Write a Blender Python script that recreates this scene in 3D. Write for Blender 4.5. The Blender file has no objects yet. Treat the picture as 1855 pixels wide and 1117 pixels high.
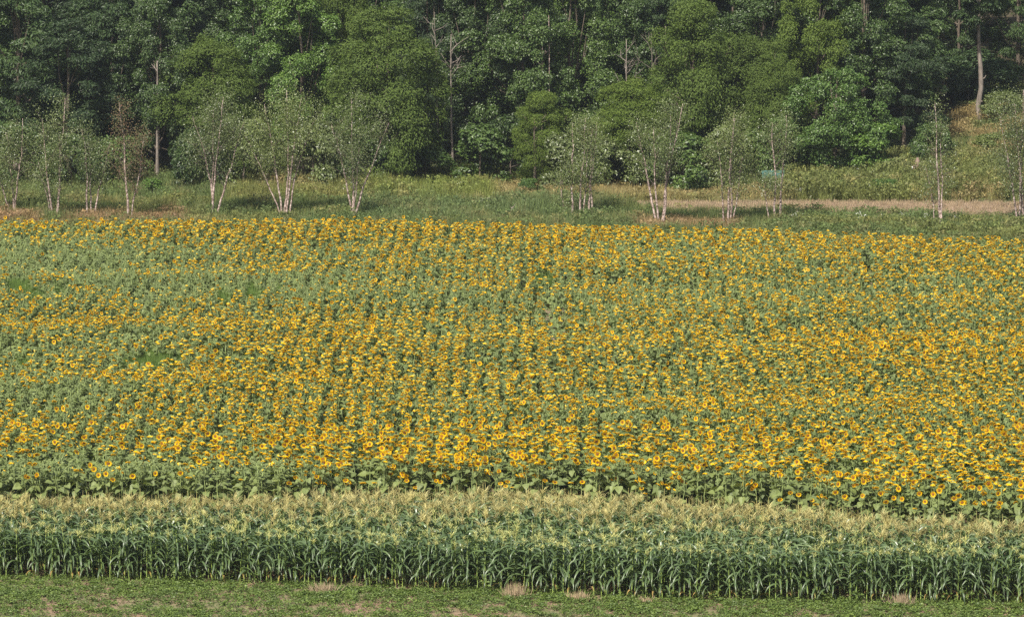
import bpy, math, random
import numpy as np
from mathutils import Matrix, Vector

scene = bpy.context.scene
COL = scene.collection
rng = np.random.default_rng(11)
random.seed(5)

# ------------------------------------------------------------------ camera, light, exposure
PW, PH, F = 1855.0, 1117.0, 7553.0          # photograph size, focal length in its pixels
CAM_Z, PITCH = 30.0, math.radians(7.02)
cam = bpy.data.cameras.new("camera")
cam.sensor_width = 36.0
cam.lens = 36.0 * F / PW
cam.clip_start, cam.clip_end = 1.0, 3000.0
cam_ob = bpy.data.objects.new("camera", cam)
cam_ob.location = (0, 0, CAM_Z)
cam_ob.rotation_euler = (math.pi / 2 - PITCH, 0, 0)
COL.objects.link(cam_ob)
scene.camera = cam_ob

SUN_EL, SUN_AZ = math.radians(50), math.radians(180 + 24)   # azimuth clockwise from +Y
world = bpy.data.worlds.new("World")
scene.world = world
world.use_nodes = True
wn = world.node_tree
bg = wn.nodes["Background"]
sky = wn.nodes.new("ShaderNodeTexSky")
sky.sky_type = 'NISHITA'
sky.sun_disc = False
sky.sun_elevation = SUN_EL
sky.sun_rotation = SUN_AZ
sky.air_density = 1.0
sky.dust_density = 4.0
sky.ozone_density = 0.6
wn.links.new(sky.outputs[0], bg.inputs[0])
bg.inputs[1].default_value = 0.085
sun = bpy.data.lights.new("sun", 'SUN')
sun.energy = 4.2
sun.angle = math.radians(0.53)
sun.color = (1.0, 0.95, 0.86)
sun_ob = bpy.data.objects.new("sun", sun)
to_sun = Vector((math.sin(SUN_AZ) * math.cos(SUN_EL), math.cos(SUN_AZ) * math.cos(SUN_EL), math.sin(SUN_EL)))
sun_ob.rotation_euler = to_sun.to_track_quat('Z', 'Y').to_euler()
sun_ob.location = (-60, -60, 120)
COL.objects.link(sun_ob)
vs = scene.view_settings
vs.view_transform = 'Standard'
vs.look = 'None'
vs.exposure = 0.9
vs.gamma = 1.0
vs.use_curve_mapping = False
scene.render.engine = 'CYCLES'
scene.cycles.max_bounces = 6
scene.cycles.diffuse_bounces = 3
scene.cycles.transmission_bounces = 4
scene.cycles.use_denoising = False

# ------------------------------------------------------------------ geometry of the place
def sstep(a, b, x):
    t = np.clip((np.asarray(x, float) - a) / (b - a), 0, 1)
    return t * t * (3 - 2 * t)

def ground_z(x, y):
    x = np.asarray(x, float); y = np.asarray(y, float)
    z = 27.0 * (1 - sstep(0, 108, y))                              # the hillside the viewer stands on
    run = 46 * (1 - np.exp(-np.maximum(y - 297, 0) / 46.0)) + 0.28 * np.maximum(y - 330, 0)
    z = z + 0.125 * run * sstep(9, 41, x)                           # bank at the right of the wood
    z = z + 0.10 * np.maximum(y - 332, 0) * (1 - 0.6 * sstep(9, 41, x))
    roll = np.sin(2 * np.pi * (y + 0.10 * x + 3 * np.sin(x * .09)) / 21.0) + .5 * np.sin(2 * np.pi * (y - .18 * x) / 12.5 + 1.0)
    z = z + 0.14 * roll * sstep(178, 190, y) * (1 - sstep(252, 268, y))   # gentle rolls under the sunflowers
    z = z + 0.05 * np.sin(x * 0.31 + 1.0) * np.sin(y * 0.23) * sstep(285, 300, y)
    return z

def pix(x, y, z):
    """where a point of the place falls in the photograph"""
    x = np.asarray(x, float); y = np.asarray(y, float); z = np.asarray(z, float)
    c, s = math.cos(PITCH), math.sin(PITCH)
    dz = z - CAM_Z
    depth = y * c - dz * s
    up = y * s + dz * c
    return PW / 2 + F * x / depth, PH / 2 - F * up / depth

def ray(u, v):
    c, s = math.cos(PITCH), math.sin(PITCH)
    a = (PH / 2 - v) / F
    d = np.array([(u - PW / 2) / F, c + a * s, -s + a * c])
    return d / d[1]

def at(u, v, z=None):
    """point of the ground (or of the level z) seen at a pixel"""
    d = ray(u, v)
    if z is not None:
        t = (z - CAM_Z) / d[2]
        return np.array([d[0] * t, t, z])
    ys = np.arange(130, 460, 0.2)
    below = CAM_Z + d[2] * ys < ground_z(d[0] * ys, ys)
    k = int(np.argmax(below)) if below.any() else len(ys) - 1
    return np.array([d[0] * ys[k], ys[k], float(ground_z(d[0] * ys[k], ys[k]))])

def at_depth(u, y):
    d = ray(u, 400)
    return np.array([d[0] * y, y, float(ground_z(d[0] * y, y))])

# ------------------------------------------------------------------ materials
def new_mat(name):
    m = bpy.data.materials.new(name)
    m.use_nodes = True
    nt = m.node_tree
    for n in list(nt.nodes):
        nt.nodes.remove(n)
    out = nt.nodes.new("ShaderNodeOutputMaterial")
    return m, nt, out

def N(nt, t, **kw):
    n = nt.nodes.new(t)
    for k, v in kw.items():
        setattr(n, k, v)
    return n

def ramp(nt, fac, stops):
    r = N(nt, "ShaderNodeValToRGB")
    e = r.color_ramp.elements
    while len(e) < len(stops):
        e.new(0.5)
    for el, (p, c) in zip(e, stops):
        el.position = p
        el.color = (*c, 1)
    nt.links.new(fac, r.inputs[0])
    return r.outputs[0]

def mixc(nt, a, b, fac, mode='MIX'):
    m = N(nt, "ShaderNodeMix", data_type='RGBA', blend_type=mode)
    for sock, val in ((0, fac), (6, a), (7, b)):
        if isinstance(val, (int, float)):
            m.inputs[sock].default_value = val
        elif isinstance(val, tuple):
            m.inputs[sock].default_value = (*val, 1)
        else:
            nt.links.new(val, m.inputs[sock])
    return m.outputs[2]

def leaf_mat(name, cols, trans=0.3, rough=0.5, spec=0.35, obj_var=0.35, tint=None, trans_col=(1.2, 1.3, 0.5)):
    """leaf colours vary from leaf to leaf and from plant to plant"""
    m, nt, out = new_mat(name)
    geo = N(nt, "ShaderNodeNewGeometry")
    oi = N(nt, "ShaderNodeObjectInfo")
    n = len(cols)
    c = ramp(nt, geo.outputs["Random Per Island"], [(i / max(n - 1, 1), cc) for i, cc in enumerate(cols)])
    if tint:
        a = N(nt, "ShaderNodeAttribute", attribute_type='INSTANCER', attribute_name=tint)
        c = mixc(nt, c, a.outputs["Color"], 1.0, 'MULTIPLY')
    v = ramp(nt, oi.outputs["Random"], [(0, (1 - obj_var,) * 3), (0.5, (1, 1, 1 - obj_var * .3)), (1, (1 + obj_var, 1 + obj_var * .8, 1 - obj_var * .2))])
    c = mixc(nt, c, v, 1.0, 'MULTIPLY')
    p = N(nt, "ShaderNodeBsdfPrincipled")
    p.inputs["Roughness"].default_value = rough
    p.inputs["Specular IOR Level"].default_value = spec
    nt.links.new(c, p.inputs["Base Color"])
    tr = N(nt, "ShaderNodeBsdfTranslucent")
    nt.links.new(mixc(nt, c, trans_col, 1.0, 'MULTIPLY'), tr.inputs[0])
    mx = N(nt, "ShaderNodeMixShader")
    mx.inputs[0].default_value = trans
    nt.links.new(p.outputs[0], mx.inputs[1])
    nt.links.new(tr.outputs[0], mx.inputs[2])
    nt.links.new(mx.outputs[0], out.inputs[0])
    return m

def noise_mat(name, stops, scale=4.0, detail=6, rough=0.9, bump=0.0, stretch=(1, 1, 1)):
    m, nt, out = new_mat(name)
    tc = N(nt, "ShaderNodeTexCoord")
    mp = N(nt, "ShaderNodeMapping")
    mp.inputs["Scale"].default_value = stretch
    nt.links.new(tc.outputs["Object"], mp.inputs[0])
    no = N(nt, "ShaderNodeTexNoise")
    no.inputs["Scale"].default_value = scale
    no.inputs["Detail"].default_value = detail
    nt.links.new(mp.outputs[0], no.inputs["Vector"])
    p = N(nt, "ShaderNodeBsdfPrincipled")
    p.inputs["Roughness"].default_value = rough
    p.inputs["Specular IOR Level"].default_value = 0.2
    nt.links.new(ramp(nt, no.outputs[0], stops), p.inputs["Base Color"])
    if bump:
        b = N(nt, "ShaderNodeBump")
        b.inputs["Strength"].default_value = bump
        nt.links.new(no.outputs[0], b.inputs["Height"])
        nt.links.new(b.outputs[0], p.inputs["Normal"])
    nt.links.new(p.outputs[0], out.inputs[0])
    return m

M = {}
M['sun_leaf'] = leaf_mat("sunflower_leaf", [(0.095, 0.130, 0.040), (0.135, 0.172, 0.058), (0.168, 0.206, 0.080)], 0.22, 0.55, 0.35, 0.18)
M['sun_stem'] = leaf_mat("sunflower_stem", [(0.2, 0.26, 0.09), (0.24, 0.3, 0.12)], 0.0, 0.6, 0.3, 0.1)
M['petal'] = leaf_mat("sunflower_petal", [(0.92, 0.55, 0.004), (0.97, 0.65, 0.008), (0.97, 0.72, 0.014)], 0.45, 0.55, 0.25, 0.08, trans_col=(1.0, 0.92, 0.7))
M['corn_leaf'] = leaf_mat("corn_leaf", [(0.058, 0.098, 0.042), (0.085, 0.132, 0.058), (0.115, 0.165, 0.07)], 0.30, 0.38, 0.65, 0.2)
M['corn_dry_leaf'] = leaf_mat("corn_dry_leaf", [(0.34, 0.2, 0.06), (0.3, 0.24, 0.09)], 0.2, 0.7, 0.2, 0.15, trans_col=(1, .9, .6))
M['corn_stalk'] = leaf_mat("corn_stalk", [(0.18, 0.26, 0.06), (0.25, 0.33, 0.09)], 0.0, 0.45, 0.4, 0.15)
M['tassel_green'] = leaf_mat("corn_tassel_green", [(0.44, 0.46, 0.17), (0.56, 0.56, 0.24)], 0.3, 0.7, 0.2, 0.12, trans_col=(1, .95, .6))
M['tassel_tan'] = leaf_mat("corn_tassel_tan", [(0.40, 0.365, 0.155), (0.53, 0.485, 0.23)], 0.3, 0.7, 0.2, 0.12, trans_col=(1, .9, .6))
M['broad'] = leaf_mat("broadleaf_foliage", [(0.032, 0.062, 0.016), (0.056, 0.098, 0.025), (0.088, 0.138, 0.038)], 0.25, 0.42, 0.45, 0.28)
M['bright'] = leaf_mat("bright_foliage", [(0.045, 0.09, 0.018), (0.075, 0.14, 0.026), (0.115, 0.185, 0.045)], 0.25, 0.42, 0.45, 0.2)
M['soft'] = leaf_mat("soft_foliage", [(0.052, 0.086, 0.015), (0.078, 0.12, 0.023), (0.104, 0.15, 0.031)], 0.3, 0.6, 0.25, 0.22)
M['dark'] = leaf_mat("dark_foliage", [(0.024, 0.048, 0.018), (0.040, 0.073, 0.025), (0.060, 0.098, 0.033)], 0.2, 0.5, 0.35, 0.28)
M['birch_leaf'] = leaf_mat("birch_leaf", [(0.075, 0.105, 0.028), (0.11, 0.145, 0.042), (0.17, 0.20, 0.085)], 0.25, 0.38, 0.6, 0.18)
M['birch_dead'] = leaf_mat("birch_dying_leaf", [(0.09, 0.11, 0.04), (0.12, 0.105, 0.05), (0.17, 0.09, 0.06)], 0.25, 0.6, 0.3, 0.1)
M['bark'] = noise_mat("bark", [(0.3, (0.05, 0.04, 0.03)), (0.7, (0.16, 0.13, 0.10))], 3.0, 8, 0.95, 0.4, (6, 6, 1))
M['bark_pale'] = noise_mat("bark_pale", [(0.3, (0.09, 0.075, 0.062)), (0.7, (0.24, 0.205, 0.175))], 2.0, 8, 0.9, 0.3, (4, 4, 1))
M['birch_bark'] = noise_mat("birch_bark", [(0.36, (0.10, 0.07, 0.055)), (0.48, (0.25, 0.185, 0.16)), (0.64, (0.48, 0.39, 0.35))], 3.2, 6, 0.7, 0.2, (2, 2, 2.6))
M['twig'] = noise_mat("twig", [(0.3, (0.07, 0.055, 0.045)), (0.7, (0.14, 0.11, 0.09))], 3.0, 4)
M['grass'] = leaf_mat("meadow_grass_blade", [(0.75, 0.8, 0.8), (1, 1, 1), (1.25, 1.2, 1.1)], 0.3, 0.6, 0.25, 0.12, tint="tint", trans_col=(1.1, 1.1, 0.7))
M['weed'] = leaf_mat("ground_weed_leaf", [(0.062, 0.100, 0.023), (0.092, 0.140, 0.032), (0.13, 0.185, 0.046)], 0.25, 0.5, 0.35, 0.25)
M['dry'] = leaf_mat("dry_grass_blade", [(0.25, 0.19, 0.125), (0.36, 0.285, 0.19), (0.30, 0.23, 0.16)], 0.25, 0.8, 0.15, 0.1, trans_col=(1, .9, .7))
M['white_petal'] = leaf_mat("white_wildflower", [(0.7, 0.7, 0.62), (0.8, 0.8, 0.76)], 0.2, 0.7, 0.2, 0.05)
M['wood'] = noise_mat("weathered_wood", [(0.3, (0.12, 0.08, 0.06)), (0.7, (0.27, 0.20, 0.16))], 6.0, 8, 0.9, 0.4, (5, 5, 0.7))
M['white_paint'] = noise_mat("white_paint", [(0.3, (0.62, 0.62, 0.62)), (0.7, (0.78, 0.78, 0.78))], 5.0, 4, 0.6)
M['box_side'] = noise_mat("nest_box_wood", [(0.3, (0.26, 0.17, 0.14)), (0.7, (0.38, 0.27, 0.23))], 6.0, 4, 0.9)
M['dark_metal'] = noise_mat("dark_panel", [(0.3, (0.02, 0.028, 0.032)), (0.7, (0.04, 0.05, 0.055))], 3.0, 4, 0.6)
M['teal_metal'] = noise_mat("teal_roof_metal", [(0.3, (0.035, 0.085, 0.075)), (0.7, (0.06, 0.125, 0.11))], 3.0, 4, 0.5)

def disc_mat():
    m, nt, out = new_mat("sunflower_disc")
    a = N(nt, "ShaderNodeAttribute", attribute_name="ring")
    oi = N(nt, "ShaderNodeObjectInfo")
    c = ramp(nt, a.outputs["Fac"], [(0.0, (0.16, 0.085, 0.012)), (0.35, (0.13, 0.055, 0.008)), (0.62, (0.36, 0.13, 0.010)), (0.85, (0.06, 0.024, 0.005)), (1.0, (0.28, 0.12, 0.008))])
    v = ramp(nt, oi.outputs["Random"], [(0, (0.6, 0.55, 0.5)), (1, (1.35, 1.25, 1.1))])
    p = N(nt, "ShaderNodeBsdfPrincipled")
    p.inputs["Roughness"].default_value = 0.9
    nt.links.new(mixc(nt, c, v, 1.0, 'MULTIPLY'), p.inputs["Base Color"])
    nt.links.new(p.outputs[0], out.inputs[0])
    return m
M['disc'] = disc_mat()

def ground_mat():
    """reddish soil, greener and darker under the wood"""
    m, nt, out = new_mat("ground_soil")
    tc = N(nt, "ShaderNodeTexCoord")
    n1 = N(nt, "ShaderNodeTexNoise"); n1.inputs["Scale"].default_value = 0.35; n1.inputs["Detail"].default_value = 8
    n2 = N(nt, "ShaderNodeTexNoise"); n2.inputs["Scale"].default_value = 5.0; n2.inputs["Detail"].default_value = 8
    for n in (n1, n2):
        nt.links.new(tc.outputs["Object"], n.inputs["Vector"])
    soil = ramp(nt, n2.outputs[0], [(0.3, (0.13, 0.08, 0.055)), (0.5, (0.22, 0.14, 0.10)), (0.72, (0.32, 0.22, 0.16))])
    turf = ramp(nt, n2.outputs[0], [(0.3, (0.06, 0.085, 0.03)), (0.6, (0.12, 0.15, 0.06)), (0.8, (0.22, 0.19, 0.1))])
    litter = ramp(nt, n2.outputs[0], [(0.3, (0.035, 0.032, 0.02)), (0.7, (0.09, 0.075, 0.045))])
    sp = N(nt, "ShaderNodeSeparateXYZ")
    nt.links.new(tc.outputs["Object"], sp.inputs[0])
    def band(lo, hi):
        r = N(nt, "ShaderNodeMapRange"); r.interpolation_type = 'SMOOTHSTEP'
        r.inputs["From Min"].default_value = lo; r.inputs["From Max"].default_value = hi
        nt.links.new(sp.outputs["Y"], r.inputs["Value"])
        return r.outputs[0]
    patch = ramp(nt, n1.outputs[0], [(0.42, (0.15,) * 3), (0.6, (0.75,) * 3)])
    c = mixc(nt, soil, turf, patch)
    c = mixc(nt, c, turf, band(281, 290))
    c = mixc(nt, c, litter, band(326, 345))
    p = N(nt, "ShaderNodeBsdfPrincipled")
    p.inputs["Roughness"].default_value = 1.0
    p.inputs["Specular IOR Level"].default_value = 0.1
    nt.links.new(c, p.inputs["Base Color"])
    b = N(nt, "ShaderNodeBump"); b.inputs["Strength"].default_value = 0.5; b.inputs["Distance"].default_value = 0.08
    nt.links.new(n2.outputs[0], b.inputs["Height"]); nt.links.new(b.outputs[0], p.inputs["Normal"])
    nt.links.new(p.outputs[0], out.inputs[0])
    return m
M['ground'] = ground_mat()
M['stubble_soil'] = noise_mat("stubble_soil", [(0.3, (0.17, 0.115, 0.09)), (0.55, (0.28, 0.20, 0.165)), (0.75, (0.38, 0.29, 0.24))], 2.5, 8, 1.0, 0.4, (0.6, 2.0, 1))

# ------------------------------------------------------------------ mesh helpers
class MB:
    """collects faces of one mesh"""
    def __init__(self):
        self.v, self.f, self.m, self.n = [], [], [], 0
        self.ring = []
    def add(self, verts, faces, mat=0, ring=None):
        verts = np.asarray(verts, float).reshape(-1, 3)
        self.v.append(verts)
        for f in faces:
            self.f.append(tuple(i + self.n for i in f))
            self.m.append(mat)
        self.ring.append(np.zeros(len(verts)) if ring is None else np.asarray(ring, float))
        self.n += len(verts)
    def quads(self, verts4, mat=0):
        """(n,4,3) loose quads"""
        k = len(verts4)
        self.v.append(verts4.reshape(-1, 3))
        idx = (np.arange(k * 4) + self.n).reshape(-1, 4)
        self.f.extend(map(tuple, idx.tolist()))
        self.m.extend([mat] * k)
        self.ring.append(np.zeros(k * 4))
        self.n += k * 4
    def tube(self, pts, rad, sides=5, mat=0, cap=True):
        pts = np.asarray(pts, float); k = len(pts)
        rad = np.broadcast_to(np.asarray(rad, float), (k,))
        t = np.gradient(pts, axis=0)
        t /= np.linalg.norm(t, axis=1)[:, None] + 1e-9
        ref = np.array([1.0, 0.13, 0.07]) if abs(t[0, 0]) < 0.8 else np.array([0.1, 1.0, 0.1])
        a = np.cross(t, ref); a /= np.linalg.norm(a, axis=1)[:, None] + 1e-9
        b = np.cross(t, a)
        ang = np.arange(sides) * 2 * math.pi / sides
        vv = pts[:, None, :] + rad[:, None, None] * (np.cos(ang)[None, :, None] * a[:, None, :] + np.sin(ang)[None, :, None] * b[:, None, :])
        faces = []
        for i in range(k - 1):
            for j in range(sides):
                j2 = (j + 1) % sides
                faces.append((i * sides + j, i * sides + j2, (i + 1) * sides + j2, (i + 1) * sides + j))
        if cap:
            faces.append(tuple((k - 1) * sides + j for j in range(sides)))
        self.add(vv.reshape(-1, 3), faces, mat)
    def box(self, lo, hi, mat=0):
        (x0, y0, z0), (x1, y1, z1) = lo, hi
        self.add([(x0, y0, z0), (x1, y0, z0), (x1, y1, z0), (x0, y1, z0), (x0, y0, z1), (x1, y0, z1), (x1, y1, z1), (x0, y1, z1)],
                 [(0, 3, 2, 1), (4, 5, 6, 7), (0, 1, 5, 4), (1, 2, 6, 5), (2, 3, 7, 6), (3, 0, 4, 7)], mat)
    def merge(self, mb, mtx=None, mat_map=None):
        v = np.concatenate(mb.v) if mb.v else np.zeros((0, 3))
        if mtx is not None:
            A = np.array(mtx)
            v = v @ A[:3, :3].T + A[:3, 3]
        self.v.append(v)
        self.ring.append(np.concatenate(mb.ring))
        n0 = self.n
        self.f.extend(tuple(i + n0 for i in f) for f in mb.f)
        self.m.extend(mb.m if mat_map is None else [mat_map[i] for i in mb.m])
        self.n += len(v)
    def mesh(self, name, mats, smooth=False, ring=False):
        me = bpy.data.meshes.new(name)
        v = np.concatenate(self.v)
        lens = np.fromiter((len(f) for f in self.f), np.int32, len(self.f))
        loops = np.fromiter((i for f in self.f for i in f), np.int32, int(lens.sum()))
        me.vertices.add(len(v)); me.vertices.foreach_set("co", v.astype(np.float32).ravel())
        me.loops.add(len(loops)); me.loops.foreach_set("vertex_index", loops)
        me.polygons.add(len(lens))
        start = np.zeros(len(lens), np.int32); start[1:] = np.cumsum(lens)[:-1]
        me.polygons.foreach_set("loop_start", start)
        for m in mats:
            me.materials.append(m)
        me.polygons.foreach_set("material_index", np.asarray(self.m, np.int32))
        me.polygons.foreach_set("use_smooth", np.full(len(lens), bool(smooth)))
        if ring:
            at_ = me.attributes.new("ring", 'FLOAT', 'POINT')
            at_.data.foreach_set("value", np.concatenate(self.ring).astype(np.float32))
        me.update(calc_edges=True)
        return me

def link(name, me, parent=None, mtx=None):
    o = bpy.data.objects.new(name, me)
    COL.objects.link(o)
    if parent is not None:
        o.parent = parent
    if mtx is not None:
        o.matrix_basis = mtx
    return o

def tag(o, label=None, cat=None, group=None, kind=None):
    for k, v in (("label", label), ("category", cat), ("group", group), ("kind", kind)):
        if v:
            o[k] = v
    return o

def thing(name, loc, label, cat, group=None, rz=0.0, scale=None):
    o = bpy.data.objects.new(name, None)
    o.empty_display_size = 0.3
    o.location = loc
    o.rotation_euler = (0, 0, rz)
    if scale is not None:
        o.scale = scale
    COL.objects.link(o)
    return tag(o, label, cat, group)

def unit(a):
    return a / (np.linalg.norm(a, axis=-1, keepdims=True) + 1e-9)

def leaf_quads(P, Nn, T, L, W, fold=0.15):
    """folded rhombic leaves: centre, normal, tip direction, length, width"""
    Nn = unit(Nn); T = unit(T - Nn * np.sum(T * Nn, axis=1, keepdims=True))
    B = np.cross(Nn, T)
    L = np.asarray(L)[:, None]; W = np.asarray(W)[:, None]
    q = np.stack([P - T * L * .5, P + B * W * .5 - T * L * .06 + Nn * W * fold, P + T * L * .5 - Nn * L * .08, P - B * W * .5 - T * L * .06 + Nn * W * fold], axis=1)
    return q

def scatter(name, pts, rots, scls, idx, protos, tint=None, kind="stuff"):
    """one object whose points each carry a copy of one of the given plant meshes"""
    me = bpy.data.meshes.new(name)
    n = len(pts)
    me.vertices.add(n)
    me.vertices.foreach_set("co", np.asarray(pts, np.float32).ravel())
    a = me.attributes.new("rot", 'FLOAT_VECTOR', 'POINT'); a.data.foreach_set("vector", np.asarray(rots, np.float32).ravel())
    a = me.attributes.new("scl", 'FLOAT_VECTOR', 'POINT'); a.data.foreach_set("vector", np.asarray(scls, np.float32).ravel())
    a = me.attributes.new("idx", 'INT', 'POINT'); a.data.foreach_set("value", np.asarray(idx, np.int32))
    if tint is not None:
        a = me.attributes.new("tint", 'FLOAT_VECTOR', 'POINT'); a.data.foreach_set("vector", np.asarray(tint, np.float32).ravel())
    coll = bpy.data.collections.new(name + "_forms")
    for k, pm in enumerate(protos):
        coll.objects.link(bpy.data.objects.new("%s_form.%03d" % (name, k), pm))
    ng = bpy.data.node_groups.new(name + "_scatter", 'GeometryNodeTree')
    ng.interface.new_socket("Geometry", in_out='INPUT', socket_type='NodeSocketGeometry')
    ng.interface.new_socket("Geometry", in_out='OUTPUT', socket_type='NodeSocketGeometry')
    gi = ng.nodes.new("NodeGroupInput"); go = ng.nodes.new("NodeGroupOutput")
    m2p = ng.nodes.new("GeometryNodeMeshToPoints")
    ci = ng.nodes.new("GeometryNodeCollectionInfo")
    ci.inputs["Collection"].default_value = coll
    ci.inputs["Separate Children"].default_value = True
    iop = ng.nodes.new("GeometryNodeInstanceOnPoints")
    iop.inputs["Pick Instance"].default_value = True
    def named(nm, t):
        q = ng.nodes.new("GeometryNodeInputNamedAttribute"); q.data_type = t
        q.inputs["Name"].default_value = nm
        return q.outputs["Attribute"]
    ng.links.new(gi.outputs[0], m2p.inputs[0])
    ng.links.new(m2p.outputs[0], iop.inputs["Points"])
    ng.links.new(ci.outputs[0], iop.inputs["Instance"])
    ng.links.new(named("idx", 'INT'), iop.inputs["Instance Index"])
    e2r = ng.nodes.new("FunctionNodeEulerToRotation")
    ng.links.new(named("rot", 'FLOAT_VECTOR'), e2r.inputs[0])
    ng.links.new(e2r.outputs[0], iop.inputs["Rotation"])
    ng.links.new(named("scl", 'FLOAT_VECTOR'), iop.inputs["Scale"])
    ng.links.new(iop.outputs[0], go.inputs[0])
    o = link(name, me)
    md = o.modifiers.new("scatter", 'NODES'); md.node_group = ng
    o["kind"] = kind
    return o

def vnoise(x, y, s, seed=0):
    """smooth value noise in the plan, 0..1"""
    r = np.random.default_rng(seed)
    tab = r.random((256, 256))
    X, Y = np.asarray(x) / s + 1000.3, np.asarray(y) / s + 1000.7
    xi, yi = np.floor(X).astype(int), np.floor(Y).astype(int)
    fx, fy = X - xi, Y - yi
    fx, fy = fx * fx * (3 - 2 * fx), fy * fy * (3 - 2 * fy)
    g = lambda a, b: tab[a % 256, b % 256]
    return (g(xi, yi) * (1 - fx) + g(xi + 1, yi) * fx) * (1 - fy) + (g(xi, yi + 1) * (1 - fx) + g(xi + 1, yi + 1) * fx) * fy

# ------------------------------------------------------------------ SETTING: ground
gx = np.unique(np.concatenate([np.linspace(-700, -70, 22), np.arange(-70, 70.1, 2.0), np.linspace(70, 700, 22)]))
gy = np.unique(np.concatenate([np.linspace(-300, 0, 8), np.arange(0, 170, 5.0), np.arange(170, 280, 1.5), np.arange(280, 420, 2.0), np.linspace(420, 1500, 26)]))
GX, GY = np.meshgrid(gx, gy, indexing='ij')
GZ = ground_z(GX, np.minimum(GY, 520))
gb = MB()
na, nb = GX.shape
gb.add(np.stack([GX, GY, GZ], -1).reshape(-1, 3), [(i * nb + j, (i + 1) * nb + j, (i + 1) * nb + j + 1, i * nb + j + 1) for i in range(na - 1) for j in range(nb - 1)])
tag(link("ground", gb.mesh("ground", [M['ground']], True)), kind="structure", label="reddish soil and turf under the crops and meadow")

# stubble strip behind the birches at the right
sb = MB()
top = [(1085, 369), (1200, 368), (1400, 367), (1600, 367), (1830, 368), (1900, 369)]
bot = [(1085, 373), (1200, 385), (1400, 389), (1600, 392), (1830, 395), (1900, 395)]
V = []
us = np.linspace(1085, 1900, 40)
rows = 8
for k in range(rows + 1):
    for u in us:
        v0 = np.interp(u, [p[0] for p in top], [p[1] for p in top]); v1 = np.interp(u, [p[0] for p in bot], [p[1] for p in bot])
        p = at(u, v0 + (v1 - v0) * k / rows)
        V.append((p[0], p[1], p[2] + 0.03))
n_ = len(us)
sb.add(V, [(k * n_ + j, (k + 1) * n_ + j, (k + 1) * n_ + j + 1, k * n_ + j + 1) for k in range(rows) for j in range(n_ - 1)])
tag(link("stubble_strip", sb.mesh("stubble_strip", [M['stubble_soil']], True)), kind="structure", label="pale mown stubble strip beyond the right hand birches")

# ------------------------------------------------------------------ TREES
def trunk_mb(r, H, r0, bend=0.05, limbs=(), top=0.85, sides=7, mat=0):
    mb = MB()
    k = 9
    t = np.linspace(0, 1, k)
    ax = np.cumsum(r.normal(0, bend, (k, 2)), axis=0) * H / k
    ax -= ax[0]
    pts = np.column_stack([ax, t * H * top])
    rad = r0 * (1 - t) ** 0.8 * 0.9 + r0 * 0.12
    rad[0] *= 1.35
    mb.tube(pts, rad, sides, mat)
    for c in limbs:
        h = np.clip(c[2] * r.uniform(.45, .8), H * .12, H * top * .95)
        i = np.interp(h, pts[:, 2], np.arange(k))
        base = np.array([np.interp(i, np.arange(k), pts[:, a]) for a in range(3)])
        rb = np.interp(i, np.arange(k), rad) * .55
        mid = (base + c) / 2 + np.array([0, 0, -.06 * H * r.random()]) + r.normal(0, .02 * H, 3)
        mb.tube([base, mid, np.asarray(c)], [rb, rb * .6, rb * .2], 4, mat)
    return mb

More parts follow.
